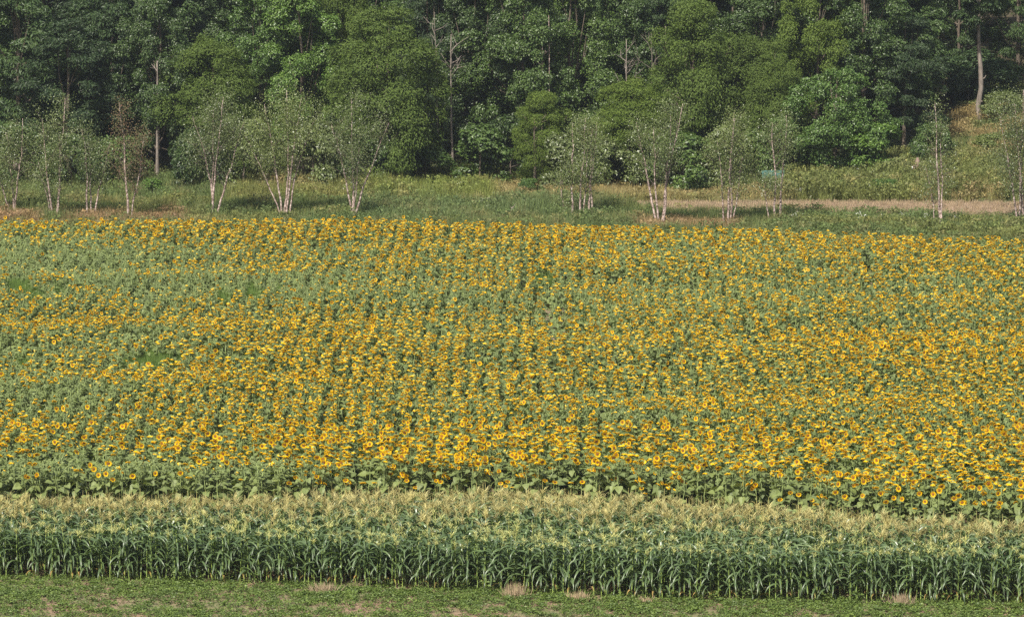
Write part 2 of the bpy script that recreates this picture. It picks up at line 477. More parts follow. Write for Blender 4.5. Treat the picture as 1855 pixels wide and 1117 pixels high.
SPEC = dict(
    broad=dict(n=54000, L=(.115, .205), W=.78, clumps=95, c=(.13, .28), flat=.75, up=.5, droop=.2, prof=.62, low=.12),
    soft=dict(n=62000, L=(.15, .25), W=.42, clumps=88, c=(.14, .36), flat=.85, up=.35, droop=.5, prof=.5, low=.06),
    dark=dict(n=40000, L=(.20, .36), W=.32, clumps=90, c=(.14, .28), flat=.5, up=.6, droop=.45, prof=.55, low=.10),
    low=dict(n=36000, L=(.12, .20), W=.78, clumps=75, c=(.13, .27), flat=.85, up=.45, droop=.3, prof=.5, low=.02),
    shrub=dict(n=5500, L=(.13, .22), W=.6, clumps=24, c=(.25, .42), flat=.8, up=.5, droop=.2, prof=.5, low=.0),
)
def crown_parts(r, H, R, sp):
    s = SPEC[sp]
    nC = s['clumps']
    t = r.random(nC) ** .85
    t[:4] = (0.97, .93, .9, .86)
    low = s['low'] + .08 * r.random()
    z = (low + (1 - low) * t) * H * .93
    prof = np.sin(np.pi * np.clip(t * .88 + .1, 0, 1)) ** s['prof']
    ang = r.random(nC) * 2 * math.pi
    lob = 1 + .18 * np.sin(ang * 2 + r.random() * 6) + .12 * np.sin(ang * 3 + r.random() * 6)
    rr = R * .86 * prof * lob * np.sqrt(r.uniform(.12, 1, nC))
    C = np.column_stack([rr * np.cos(ang), rr * np.sin(ang), z])
    cr = R * r.uniform(*s['c'], nC) * (.6 + .4 * prof)
    w = cr ** 2; w /= w.sum()
    which = np.repeat(np.arange(nC), np.maximum((w * s['n']).astype(int), 4))
    n = len(which)
    d = unit(r.normal(0, 1, (n, 3)))
    out = unit(np.column_stack([C[which, 0], C[which, 1], (C[which, 2] - .45 * H) * .6]) + 1e-3)
    flip = (np.sum(d * (out + [0, 0, .35]), axis=1) < -.15) & (r.random(n) < .72)
    d[flip] *= -1
    # lumps of the clump surface
    ph = r.random((nC, 3)) * 6.28
    bump = np.sin(d[:, 0] * 5 + ph[which, 0]) * np.sin(d[:, 1] * 5 + ph[which, 1]) + .6 * np.sin(d[:, 2] * 7 + ph[which, 2])
    rad = cr[which] * (.62 + .38 * np.sqrt(r.random(n))) * (1 + .2 * bump)
    loose = r.random(n) < .15
    rad[loose] *= r.uniform(1.05, 1.35, loose.sum())
    P = C[which] + d * rad[:, None] * np.array([1, 1, s['flat']])
    nor = unit(d * (1 - s['up']) + np.array([0, 0, s['up']]) + r.normal(0, .42, (n, 3)))
    tip = unit(out * .6 + d * .5 + np.array([0, 0, -s['droop']]) + r.normal(0, .5, (n, 3)))
    L = r.uniform(*s['L'], n)
    return leaf_quads(P, nor, tip, L, L * s['W']), C

TREE = {}
for sp, cnt, H, R in (("broad", 5, 15, 4.3), ("soft", 4, 12.5, 4.3), ("dark", 4, 14, 4.6), ("low", 2, 8, 4.2), ("shrub", 3, 3.0, 1.8)):
    for k in range(cnt):
        r = np.random.default_rng(100 + k * 7 + len(sp) * 13)
        q, C = crown_parts(r, H, R, sp)
        cb = MB(); cb.quads(q)
        order = np.argsort(-C[:, 2])
        limb = [C[i] for i in r.choice(len(C), 14 if sp != "shrub" else 5, replace=False)]
        tb = trunk_mb(r, H, .22 if sp != "shrub" else .05, .05, limb, .9)
        mat = M[sp] if sp in M else M['bright']
        TREE[sp, k] = (cb.mesh(sp + "_crown", [mat]), tb.mesh(sp + "_trunk", [M['bark']], True), H, R, cb, tb)

def tree(u, y, h, w, sp, k, label, cat="tree", name=None, rz=None, mat=None, base=None, group="trees along the edge of the wood", trunk_mat=None):
    p = at_depth(u, y) if base is None else base
    cm, tm, H, R, _, _ = TREE[sp, k]
    nm = name or {"broad": "broadleaf_tree", "soft": "soft_crowned_tree", "dark": "dark_tree", "low": "spreading_tree", "shrub": "shrub"}[sp]
    o = thing(nm, (p[0], p[1], p[2] - .05), label, cat, group, rz if rz is not None else random.uniform(0, 6.28), (w / (2 * R), w / (2 * R), h / H))
    t = link("trunk", tm, o); c = link("crown", cm, o)
    if mat:
        c.material_slots[0].link = 'OBJECT'; c.material_slots[0].material = M[mat]
    if trunk_mat:
        t.material_slots[0].link = 'OBJECT'; t.material_slots[0].material = M[trunk_mat]
    return o

G1 = "trees along the edge of the wood"
WOOD = [
    (30, 326, 17.5, 10.5, "dark", 0, "dark blue green tree filling the top left corner of the wood"),
    (128, 323, 13.5, 9.0, "dark", 1, "dark spreading tree behind the twin stemmed birch near the left end"),
    (205, 330, 18, 8.5, "dark", 2, "tall dark tree rising behind the reddish dying birch"),
    (285, 325, 17, 7.0, "broad", 0, "tall leafy tree on a bare pale lower trunk left of the shrub gap"),
    (382, 323, 11.6, 7.6, "soft", 0, "rounded soft green tree above the broad birch right of the gap"),
    (470, 326, 17, 7.5, "broad", 4, "tall green tree just left of the bright leaved one"),
    (548, 324, 17.5, 8.0, "broad", 1, "bright leaved tall tree behind the many stemmed left birch"),
    (622, 328, 17.0, 6.0, "soft", 3, "upright soft green tree squeezed behind the big willow like crown"),
    (700, 320, 14.2, 9.6, "soft", 1, "big rounded yellow green willow like tree left of the pale snag"),
    (775, 329, 16.5, 6.5, "dark", 3, "dark tree between the willow like crown and the pale snag"),
    (862, 327, 17, 7.5, "broad", 2, "tall leafy tree just right of the pale snag"),
    (945, 325, 17.5, 8.0, "broad", 3, "tall pale speckled tree behind the twin white trunks"),
    (1040, 327, 17.5, 8.0, "broad", 0, "tall leafy tree above the straight stemmed birch group"),
    (985, 318, 7.8, 5.2, "soft", 2, "low dark green tree on a leaning trunk left of the straight birch group"),
    (1120, 329, 17, 7.5, "broad", 1, "tall thin crowned tree behind the bare grey trunk"),
    (1142, 319, 8.6, 7.4, "soft", 0, "low rounded soft green tree between two birch groups at centre right"),
    (1205, 331, 16.5, 6.5, "dark", 0, "dark tree between the bare grey trunk and the tall billowy crown"),
    (1258, 321, 14.6, 8.0, "soft", 2, "tallest billowy yellow green tree right of centre"),
    (1335, 323, 11.6, 7.8, "soft", 3, "broad billowy green tree standing between two other billowy crowns"),
    (1398, 321, 11.0, 5.2, "soft", 1, "small billowy green tree at the right end of the willow like group"),
    (1385, 332, 17.5, 8.0, "broad", 2, "tall dark green tree rising behind the willow like group"),
    (1478, 325, 17, 6.6, "broad", 4, "tall narrow tree with pale yellow green leaves right of the willow like group"),
    (1560, 327, 18, 8.5, "broad", 3, "tall full tree above the low bright maple like tree"),
    (1512, 318, 8.4, 8.6, "low", 1, "low bright green spreading tree at the foot of the wood beside the bank"),
    (1636, 327, 11.5, 7.0, "dark", 3, "feathery green tree standing behind the wooden post"),
    (1652, 337, 16, 6.5, "broad", 2, "tall tree behind the feathery one by the wooden post"),
    (1842, 351, 15, 8.5, "dark", 2, "dark tree at the top of the grassy bank by the right edge"),
    (1735, 352, 14, 6.5, "dark", 0, "dark tree just left of the tall bare trunk on the bank"),
]
for e in WOOD:
    mat = None
    if e[0] in (548, 1512, 470): mat = 'bright'
    if e[0] in (1478,): mat = 'soft'
    tree(*e[:6], e[6], mat=mat)

SHRUBS = [
    (20, 318, 5.0, 6.5, 0, 'broad', "dark shrub behind the leftmost birch"),
    (130, 318, 4.2, 6.0, 1, 'broad', "dark shrub behind the twin stemmed birch"),
    (215, 318, 4.0, 5.0, 2, 'broad', "dark shrub behind the reddish birch"),
    (275, 311, 1.5, 2.6, 0, 'bright', "small bright bush under the bare pale lower trunk"),
    (352, 317, 4.6, 4.6, 1, 'broad', "leafy shrub at the right side of the dark gap"),
    (440, 317, 5.4, 6.4, 2, 'birch_leaf', "grey green shrub between the broad birch and the many stemmed birch"),
    (570, 317, 5.2, 5.6, 0, 'birch_leaf', "grey green shrub between the many stemmed birch and the forked birch"),
    (668, 318, 4.4, 4.6, 1, 'broad', "dark shrub behind the forked birch"),
    (770, 320, 3.0, 5.0, 2, 'broad', "low dark shrub left of the pale snag foot"),
    (868, 318, 4.8, 5.6, 0, 'broad', "leafy shrub right of the pale snag foot"),
    (925, 322, 5.5, 5.0, 1, 'broad', "shrub in the shade left of the leaning trunk"),
    (957, 312, 1.4, 2.2, 2, 'bright', "small bright bush under the leaning trunk"),
    (1015, 314, 4.4, 4.6, 0, 'birch_leaf', "grey green shrub left of the straight birch group"),
    (1098, 316, 4.2, 5.4, 1, 'birch_leaf', "grey green shrub right of the straight birch group"),
    (1240, 315, 4.4, 6.2, 2, 'broad', "dark leafy shrub right of the leaning stemmed birch"),
    (1312, 316, 4.6, 5.4, 0, 'birch_leaf', "grey green shrub behind the three stemmed birch"),
    (1372, 318.5, 3.9, 4.0, 1, 'broad', "dark shrub left of the teal topped shelter"),
    (1448, 318.5, 3.7, 4.0, 2, 'broad', "dark shrub right of the teal topped shelter"),
    (1590, 317, 3.8, 5.6, 0, 'bright', "bright leafy shrub left of the wooden post"),
    (1532, 307, 1.2, 2.6, 1, 'bright', "low dark green bush on the weedy bank"),
    (1600, 306, 1.3, 3.2, 2, 'bright', "low spreading bush on the weedy bank below the wooden post"),
    (1688, 318, 3.4, 3.6, 1, 'broad', "dark shrub between the wooden post and the slender birch"),
    (1790, 322, 1.6, 3.4, 0, 'birch_leaf', "low shrub half way up the grassy bank"),
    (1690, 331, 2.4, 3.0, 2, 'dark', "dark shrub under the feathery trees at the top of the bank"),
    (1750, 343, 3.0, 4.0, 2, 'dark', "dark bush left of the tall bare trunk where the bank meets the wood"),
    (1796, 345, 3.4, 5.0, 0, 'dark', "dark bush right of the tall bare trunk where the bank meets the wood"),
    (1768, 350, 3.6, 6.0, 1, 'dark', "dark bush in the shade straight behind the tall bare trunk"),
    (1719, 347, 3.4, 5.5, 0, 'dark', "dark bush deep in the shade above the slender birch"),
    (1815, 337, 2.4, 4.2, 1, 'birch_leaf', "pale green shrub at the top of the bank by the tall bare trunk"),
]
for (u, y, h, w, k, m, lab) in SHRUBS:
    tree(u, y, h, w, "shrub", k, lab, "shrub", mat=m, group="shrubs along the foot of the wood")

# the tall bare-trunked tree on the bank
def high_crown_tree():
    p = at(1774, 217)
    r = np.random.default_rng(77)
    o = thing("bare_trunked_tree", p, "tall tree with a long bare grey trunk on the grassy bank", "tree", G1)
    H = 15.0
    q, C = crown_parts(r, 10, 3.8, "dark")
    q = q + np.array([0, 0, 6.6])
    cb = MB(); cb.quads(q)
    mb = MB()
    pts = np.array([(0, 0, -.2), (-.1, 0, 1.2), (.12, 0, 2.6), (.05, 0, 4.2), (-.12, 0, 5.8), (-.18, 0, 7.4), (-.1, 0, 10), (0, 0, 13)])
    mb.tube(pts, [.27, .22, .2, .19, .17, .15, .12, .05], 8)
    mb.tube([(.1, -.05, 3.3), (.35, -.12, 3.35), (.5, -.1, 3.6)], [.07, .05, .02], 5)
    mb.tube([(0, -.05, 1.5), (.22, -.15, 1.45)], [.09, .07], 5)
    for c in C[r.choice(len(C), 12, replace=False)]:
        mb.tube([(-.1, 0, 6.5 + .5 * c[2]), (c[0] * .5, c[1] * .5, 6.3 + c[2] * .8), (c[0], c[1], 6.6 + c[2])], [.07, .04, .015], 4)
    link("trunk", mb.mesh("trunk", [M['bark_pale']], True), o)
    link("crown", cb.mesh("crown", [M['dark']]), o)
high_crown_tree()

# bare trunks standing in the wood
def snag(u, y, v_top, label, r0=.11, seed=0, branches=6, lean=0.02, mat='bark_pale', blen=1.2, bfrom=.5):
    r = np.random.default_rng(seed)
    p = at_depth(u, y)
    th = ray(u, v_top)
    H = CAM_Z + th[2] * y - p[2]
    o = thing("bare_snag", p, label, "dead tree", "bare pale trunks in the wood")
    mb = MB()
    k = 10; t = np.linspace(0, 1, k)
    ax = np.cumsum(r.normal(0, lean, (k, 2)), axis=0) * H / k; ax -= ax[-1] * .7
    pts = np.column_stack([ax, t * H])
    rad = r0 * (1 - .75 * t)
    mb.tube(pts, rad, 6)
    link("trunk", mb.mesh("trunk", [M[mat]], True), o)
    for b in range(branches):
        bb = MB()
        h = r.uniform(bfrom, .95); i = h * (k - 1)
        base = np.array([np.interp(i, np.arange(k), pts[:, a]) for a in range(3)])
        a = r.uniform(0, 6.28); ln = blen * r.uniform(.5, 1.2)
        e = base + np.array([math.cos(a) * ln * .7, math.sin(a) * ln * .4, ln * r.uniform(.3, 1)])
        m = (base + e) / 2 + r.normal(0, .08 * ln, 3)
        bb.tube([base, m, e], [r0 * .4, r0 * .28, r0 * .1], 4)
        for s in range(2):
            e2 = m + (e - base) * .35 + r.normal(0, .25 * ln, 3)
            bb.tube([m, e2], [r0 * .2, r0 * .07], 3)
        link("branch", bb.mesh("branch", [M[mat]], True), o)
    return o
snag(818, 321.5, 62, "pale forked snag standing clear of the leaves right of the willow like tree", .12, 3, 7, .03, blen=2.2, bfrom=.72)
snag(790, 322, 22, "thin grey dead stem with forked top against the willow like tree", .07, 4, 6, .04, blen=1.6, bfrom=.75)
snag(982, 322.4, 74, "white trunk in the speckled crown, left one of two", .08, 6, 2, .012, 'birch_bark', .8, .8)
snag(994, 322.6, 28, "white trunk in the speckled crown, taller right one of two", .08, 7, 1, .012, 'birch_bark', .8, .8)
snag(1134, 323, 72, "bare grey trunk with twiggy top above the low rounded tree", .11, 8, 12, .012, blen=2.2, bfrom=.55)
snag(1180, 325, 60, "leaning grey dead stem with twigs beside the bare grey trunk", .06, 9, 12, .05, 'bark_pale', 2.0, .5)
snag(1204, 324, 48, "short white trunk showing beside the tall billowy crown", .07, 10, 1, .012, 'birch_bark', .6, .8)
snag(287, 322.3, 110, "pale brown trunk in the dark gap behind the reddish birch", .15, 11, 2, .02, 'bark_pale', 1.2, .6)
snag(968, 316.5, 215, "dark leaning trunk in the shade left of the straight birch group", .15, 12, 2, .03, 'bark', 1.2, .6)

# the wood behind: one dark mass
far = []
for sp, ks in (("broad", 2), ("dark", 2)):
    for k in range(ks):
        cm, tm, H, R, cb, tb = TREE[sp, k]
        mb = MB(); mb.merge(tb); mb.merge(cb, None, [1])
        far.append(mb.mesh("wood_form", [M['bark'], M[sp]]))
pts, rot, scl, idx = [], [], [], []
for y, st in ((337, 6.0), (345, 6.2), (354, 6.4), (366, 7), (380, 8), (396, 9)):
    for x in np.arange(-95, 96, st):
        xx = x + random.uniform(-2, 2); yy = y + random.uniform(-3, 3)
        if xx > 31 and yy < 356: continue
        s = random.uniform(.95, 1.3)
        pts.append((xx, yy, float(ground_z(xx, yy)) - .1)); rot.append((0, 0, random.uniform(0, 6.28))); scl.append((s, s, s * random.uniform(.95, 1.2))); idx.append(random.randrange(len(far)))
tag(scatter("wood", pts, rot, scl, idx, far), label="the depth of the leafy wood behind its front trees")

# ------------------------------------------------------------------ BIRCHES
def birch(u, v, v_top, w_px, stems, label, n=5200, seed=0, leafmat='birch_leaf', low=.30, off=0.0):
    """stems: list of (du at base, du at top, relative height, radius)"""
    r = np.random.default_rng(seed + 500)
    p = at(u, v)
    px = F / (p[1] * 1.0)
    H = (v - v_top) / px * 1.02
    R = w_px / px / 2
    o = thing("birch_clump", (p[0], p[1], p[2] - .05), label, "birch", "white stemmed birches beyond the sunflowers")
    C = []
    for (d0, d1, hh, rad) in stems:
        mb = MB()
        k = 12; t = np.linspace(0, 1, k)
        x = d0 / px + (d1 - d0) / px * t ** 1.25
        wob = np.cumsum(r.normal(0, .05, (k, 2)), axis=0); wob -= wob[0]
        yv = r.uniform(-.8, .8) * t + wob[:, 1]
        P = np.column_stack([x + wob[:, 0], yv, t * H * hh])
        rr = .8 * rad * (1 - t) ** .9 + .012
        mb.tube(P, rr, 6)
        link("trunk", mb.mesh("birch_trunk", [M['birch_bark']], True), o)
        C.append((P, rr, hh))
    bb = MB(); centres = []
    nb = int(max(10, 58 / len(stems)))
    for (P, rr, hh) in C:
        for b in range(nb):
            t = r.uniform(low, .97); i = t * (len(P) - 1)
            base = np.array([np.interp(i, np.arange(len(P)), P[:, a]) for a in range(3)])
            a = r.uniform(0, 6.28)
            reach = R * (.2 + .72 * r.random() ** 1.3) * (1.0 - .7 * t ** 2) * (.75 + .25 * min(1, t / .5))
            ctr_pull = -P[int(i)][0] * .25
            e = base + np.array([math.cos(a) * reach + ctr_pull, math.sin(a) * reach, reach * r.uniform(.45, 1.35)])
            e[2] = min(e[2], H * 1.0)
            m = (base + e) / 2 + np.array([0, 0, .12 * reach])
            rb = np.interp(i, np.arange(len(P)), rr) * .4 + .006
            bb.tube([base, m, e], [rb, rb * .6, .006], 4)
            centres += [e, (m + e) / 2 + r.normal(0, .15, 3)]
    link("branch", bb.mesh("birch_branches", [M['twig']], True), o)
    centres = np.array(centres)
    n = int(n * 1.3)
    which = r.integers(0, len(centres), n)
    P = centres[which] + r.normal(0, 1, (n, 3)) * np.array([.36, .36, .42]) * (R / 2.4) ** .5
    nor = unit(r.normal(0, 1, (n, 3)) + np.array([-.2, -.35, .5]))
    tip = unit(np.array([0, 0, -.6]) + r.normal(0, .6, (n, 3)))
    L = r.uniform(.075, .125, n)
    cb = MB(); cb.quads(leaf_quads(P, nor, tip, L, L * .7))
    link("crown", cb.mesh("birch_crown", [M[leafmat]]), o)
    return o

birch(26, 394, 205, 100, [(0, -18, .8, .07), (3, 22, .95, .09), (-4, -40, .6, .05)], "leftmost birch with two leaning stems at the left edge", 4600, 1)
birch(100, 398, 182, 135, [(-4, -18, .85, .10), (3, 22, 1.0, .12), (6, 12, .7, .08), (-8, -30, .5, .04)], "second birch from the left with two white stems and rusty grass at its foot", 6000, 2)
birch(165, 394, 225, 90, [(-5, -12, .95, .09), (1, -6, .8, .07), (6, 34, .8, .08)], "birch with one stem leaning right between the twin stemmed and the reddish birch", 3400, 3)
birch(232, 399, 188, 100, [(-1, -16, 1.0, .11), (6, 34, .72, .07)], "birch with reddish brown dying leaves", 3000, 4, 'birch_dead')
birch(388, 397, 178, 165, [(-4, 14, 1.0, .11), (2, -34, .85, .09), (6, 50, .8, .10), (0, 8, .9, .07)], "broad birch standing alone right of the dark gap", 7800, 5)
birch(515, 398, 166, 190, [(-4, -36, .9, .09), (0, 2, 1.0, .10), (4, 34, .95, .10), (8, 62, .8, .08), (-6, -70, .65, .06)], "many stemmed birch with a wide fan of white stems left of the forked one", 9500, 6)
birch(640, 398, 180, 175, [(-3, -38, .8, .09), (0, -4, 1.0, .11), (3, 66, .8, .10), (1, 16, .6, .06)], "forked birch with clear white stems in an open V", 6200, 7)
birch(1052, 400, 215, 130, [(-16, -24, .95, .10), (-3, 4, 1.0, .10), (6, 14, .9, .07), (14, 26, .95, .11), (19, 30, .9, .08), (-28, -34, .4, .05)], "birch group of straight upright stems at centre right", 6800, 8)
birch(1194, 411, 190, 150, [(-5, -44, .85, .10), (0, -10, .8, .09), (4, 40, 1.0, .11), (8, 22, .9, .10)], "birch with thin spreading stems and sparse leaning top", 6000, 9, low=.36)
birch(1320, 408, 203, 140, [(-8, -22, .75, .07), (0, 6, 1.0, .11), (8, 24, .6, .06), (3, 16, .95, .09)], "three stemmed birch left of the teal topped shelter", 6200, 10)
birch(1408, 408, 212, 115, [(-4, -14, .95, .10), (5, 8, 1.0, .11), (-12, -26, .45, .05)], "birch standing in front of the teal topped shelter", 4000, 11, low=.5)
birch(1704, 418, 188, 85, [(0, -6, 1.0, .11), (2, 8, .85, .07), (-10, -26, .5, .04)], "slender birch alone in front of the stubble strip", 2600, 12, low=.34)
birch(1850, 404, 165, 170, [(-8, -40, .8, .08), (2, 0, 1.0, .11), (8, 40, .95, .10), (-2, -16, .9, .08)], "dense leafy birch cut off by the right edge", 9500, 13, low=.14)

# ------------------------------------------------------------------ small things of the meadow
def post_and_box():
    p = at(1661, 326)
    o = thing("wooden_post", p, "weathered brown wooden post at the foot of the bank", "post")
    mb = MB()
    mb.tube([(0, 0, -.1), (0, 0, 1.1), (.04, 0, 1.4), (.03, 0, 1.68)], [.2, .19, .17, .08], 9)
    link("shaft", mb.mesh("post_shaft", [M['wood']], False), o)
    b = thing("birdhouse", (p[0] - .33, p[1] - .25, p[2]), "small white fronted birdhouse on a pale pipe beside the wooden post", "birdhouse")
    mb = MB(); mb.tube([(-.05, 0, -.1), (-.05, 0, .72)], [.05, .05], 8)
    link("pipe", mb.mesh("pipe", [M['white_paint']], True), b)
    mb = MB(); mb.box((-.1, -.13, .76), (.16, .13, 1.08)); link("box", mb.mesh("box", [M['box_side']]), b)
    mb = MB(); mb.box((-.125, -.12, .77), (-.103, .12, 1.07)); mb.box((-.12, -.155, .77), (-.02, -.133, 1.07)); link("front_panel", mb.mesh("front_panel", [M['white_paint']]), b)
    mb = MB(); mb.box((-.16, -.18, 1.083), (.19, .18, 1.11)); link("roof", mb.mesh("roof", [M['box_side']]), b)
    mb = MB(); mb.box((-.14, -.16, .722), (.2, .16, .758)); link("floor_board", mb.mesh("floor_board", [M['dark_metal']]), b)
post_and_box()

def shelter():
    p = at(1400, 339)
    o = thing("field_shelter", (p[0], p[1], p[2]), "low teal topped shelter half hidden behind the birch and weeds", "shelter")
    mb = MB()
    for i in range(9):
        x = -.85 + i * .19
        mb.add([(x, -.75, .72), (x + .18, -.75, .72), (x + .18, .1, 1.22), (x, .1, 1.22), (x, -.75, .75), (x + .18, -.75, .75), (x + .18, .1, 1.25), (x, .1, 1.25)],
               [(0, 3, 2, 1), (4, 5, 6, 7), (0, 1, 5, 4), (1, 2, 6, 5), (2, 3, 7, 6), (3, 0, 4, 7)])
    link("roof", mb.mesh("shelter_roof", [M['teal_metal']]), o)
    for x in (-.8, .76):
        for y in (-.65, .02):
            mb = MB(); mb.box((x, y, 0), (x + .05, y + .05, .72 if y < -.1 else 1.2)); link("post", mb.mesh("shelter_post", [M['dark_metal']]), o)
    mb = MB(); mb.box((-.75, -.5, .05), (-.05, -.05, .6)); mb.box((.0, -.5, .05), (.7, -.05, .56)); link("crate", mb.mesh("shelter_crate", [M['dark_metal']]), o)
shelter()

def dead_branch():
    p = at(919, 402)
    o = thing("dead_branch", p, "bare bleached branch sticking up out of the grass behind the sunflowers", "branch")
    px = F / p[1]
    q = lambda a, b, y=0: (a / px, y, b / px)
    mb = MB()
    mb.tube([q(1, -3), q(-2, 3), q(0, 9), q(6, 18, .1), (9 / px, .1, 27 / px)], [.035, .035, .03, .025, .012], 5)
    mb.tube([q(3, 14), q(1, 20)], [.018, .008], 4)
    mb.tube([q(7, 20, .1), q(13, 30, .2), q(16, 35, .2)], [.018, .012, .005], 4)
    mb.tube([q(8, 24, .1), q(4, 31, .1)], [.012, .005], 4)
    mb.tube([q(10, -3, .1), q(14, 6, .1), q(16, 12, .1)], [.022, .018, .006], 4)
    mb.tube([q(15, 8, .1), q(18, 10, .1)], [.012, .005], 4)
    link("limb", mb.mesh("dead_limb", [M['birch_bark']], True), o)
dead_branch()

# ------------------------------------------------------------------ meadow grass
def blades(r, n, h, spread, w, lean=.35, mat=0, mb=None):
    mb = mb or MB()
    for i in range(n):
        a = r.uniform(0, 6.28); d = spread * math.sqrt(r.random()); b = np.array([math.cos(a) * d, math.sin(a) * d, 0])
        hh = h * r.uniform(.5, 1.1); l = hh * lean * r.uniform(.3, 1.4); a2 = r.uniform(0, 6.28)
        dv = np.array([math.cos(a2), math.sin(a2), 0]); s = np.array([-dv[1], dv[0], 0]) * w / 2
        if r.random() < .5: s = np.array([w / 2, 0, 0]) * r.uniform(.6, 1)
        m = b + dv * l * .4 + [0, 0, hh * .6]; t = b + dv * l + [0, 0, hh]
        mb.add([b - s, b + s, m + s * .8, m - s * .8, t], [(0, 1, 2, 3), (3, 2, 4)], mat)
    return mb
r = np.random.default_rng(3)
GR = [blades(r, 22, .75, .28, .022).mesh("grass_tuft", [M['grass']]) for _ in range(3)]
def weed_mb(r, n, h, spread, L):
    P = np.column_stack([r.normal(0, spread, n), r.normal(0, spread, n), h * r.uniform(.15, 1, n) ** .7])
    nor = unit(r.normal(0, .5, (n, 3)) + [0, 0, 1]); tip = unit(r.normal(0, 1, (n, 3)) + [0, 0, -.1])
    Ls = L * r.uniform(.7, 1.3, n)
    mb = MB(); mb.quads(leaf_quads(P, nor, tip, Ls, Ls * .6)); return mb
GR += [weed_mb(r, 46, .7, .22, .16).mesh("meadow_weed", [M['grass']]) for _ in range(2)]

def zone(u, v, x, y, R):
    """grass tone and height over the meadow"""
    n = len(u)
    n1 = vnoise(x, y, 3.0, 1); n2 = vnoise(x, y, 1.1, 2); n3 = vnoise(x, y * 2, 6.0, 3)
    green = np.array([.10, .14, .047]); blue = np.array([.11, .155, .06]); olive = np.array([.17, .18, .055]); lime = np.array([.165, .20, .05]); tan = np.array([.34, .25, .13]); red = np.array([.33, .20, .12])
    T = np.tile(green, (n, 1)); H = np.full(n, .6)
    def put(mask, col, h=None, amt=1.0):
        a = (np.clip(mask, 0, 1) * amt)[:, None]
        T[:] = T * (1 - a) + col * a
        if h is not None: H[:] = H * (1 - a[:, 0]) + h * a[:, 0]
    def box(u0, u1, v0, v1, su=40, sv=8):
        return sstep(u0 - su, u0 + su, u) * (1 - sstep(u1 - su, u1 + su, u)) * sstep(v0 - sv, v0 + sv, v) * (1 - sstep(v1 - sv, v1 + sv, v))
    put(sstep(.35, .75, n3), olive, .6, .7)
    put(box(-200, 350, 391, 425, 40, 4) * sstep(.2, .6, n2), red * .85, .5, .85)
    put(box(420, 640, 330, 372), olive, .7, .8)
    put(box(470, 560, 335, 352, 20) * (n1 > .4), tan, .6, .6)
    put(box(640, 905, 325, 368, 20), lime, .95, .85)
    put(box(640, 960, 372, 410), blue, .55, .8)
    put(box(900, 1130, 343, 368, 20), tan * .8 + olive * .2, .6, .75)
    put(box(900, 1110, 369, 405, 20), blue, .85, .9)
    put(box(1120, 1420, 345, 367, 25, 5), tan * .75 + olive * .25, .5, .8)
    put(box(1100, 1900, 391, 412, 25, 4), green, .5, .9)
    put(box(1150, 1340, 404, 425, 25, 4), red, .4, .7)
    put(box(1420, 1900, 290, 368, 25, 6), olive * .6 + green * .4, .9, .9)
    put(box(1420, 1700, 300, 325, 30) * sstep(.4, .6, n1), np.array([.22, .24, .13]), .7, .6)
    put(box(1690, 1900, 190, 345, 25, 15) * sstep(.42, .62, n1), tan * .85 + olive * .15, .5, .85)
    put(box(1680, 1840, 345, 366, 25, 4) * sstep(.3, .6, n2), tan, .5, .8)
    put(sstep(.6, .85, n2), tan, None, .3)
    T *= 1.0 * (.75 + .5 * R.random(n))[:, None]
    H *= R.uniform(.75, 1.6, n) * (.85 + .7 * n1)
    return T, H

CU = [-200, 0, 500, 700, 900, 1000, 1200, 1400, 1600, 1855, 2050]
back_v = [398, 398, 396, 395, 400, 402, 409, 415, 421, 428, 432]
SBX = [at(u, v, 1.72)[0] for u, v in zip(CU, back_v)]; SBY = [at(u, v, 1.72)[1] for u, v in zip(CU, back_v)]
R = np.random.default_rng(8)
n = 70000
x = R.uniform(-52, 56, n); y = R.uniform(264, 350, n)
x = np.where((y > 338) & (R.random(n) < .7), R.uniform(24, 56, n), x)
z = ground_z(x, y)
u, v = pix(x, y, z)
top_ = np.interp(u, [p[0] for p in top], [p[1] for p in top]); bot_ = np.interp(u, [p[0] for p in bot], [p[1] for p in bot])
stub = (u > 1085) & (v > top_) & (v < bot_ + 1)
wood_v = np.interp(u, [0, 430, 900, 1400, 1450, 1640, 1700, 1780, 1860], [316, 322, 325, 318, 300, 290, 240, 170, 150])
keep = (v > wood_v) & ~stub & (y > np.interp(x, SBX, SBY) + .3) & (u > -120) & (u < 1980)
x, y, z, u, v = x[keep], y[keep], z[keep], u[keep], v[keep]
T, Hh = zone(u, v, x, y, R)
n = len(x)
leafy = R.random(n) < np.where((u > 1400) & (v > 290), .3, .12)
idx = np.where(leafy, R.integers(3, 5, n), R.integers(0, 3, n))
s = Hh / .75
scl = np.column_stack([np.clip(s, .7, 1.3), np.clip(s, .7, 1.3), s])
tag(scatter("meadow_grass", np.column_stack([x, y, z]), np.column_stack([R.normal(0, .06, n), R.normal(0, .06, n), R.uniform(0, 6.28, n)]), scl, idx, GR, T), label="long grass and weeds of the meadow before the wood")

# dry stubble
n = 5200
uu = R.uniform(1085, 1890, n); tt = R.random(n)
v0 = np.interp(uu, [p[0] for p in top], [p[1] for p in top]); v1 = np.interp(uu, [p[0] for p in bot], [p[1] for p in bot])
P0 = np.array([at(a, b) for a, b in zip(uu[:260], (v0 + (v1 - v0) * tt)[:260])])
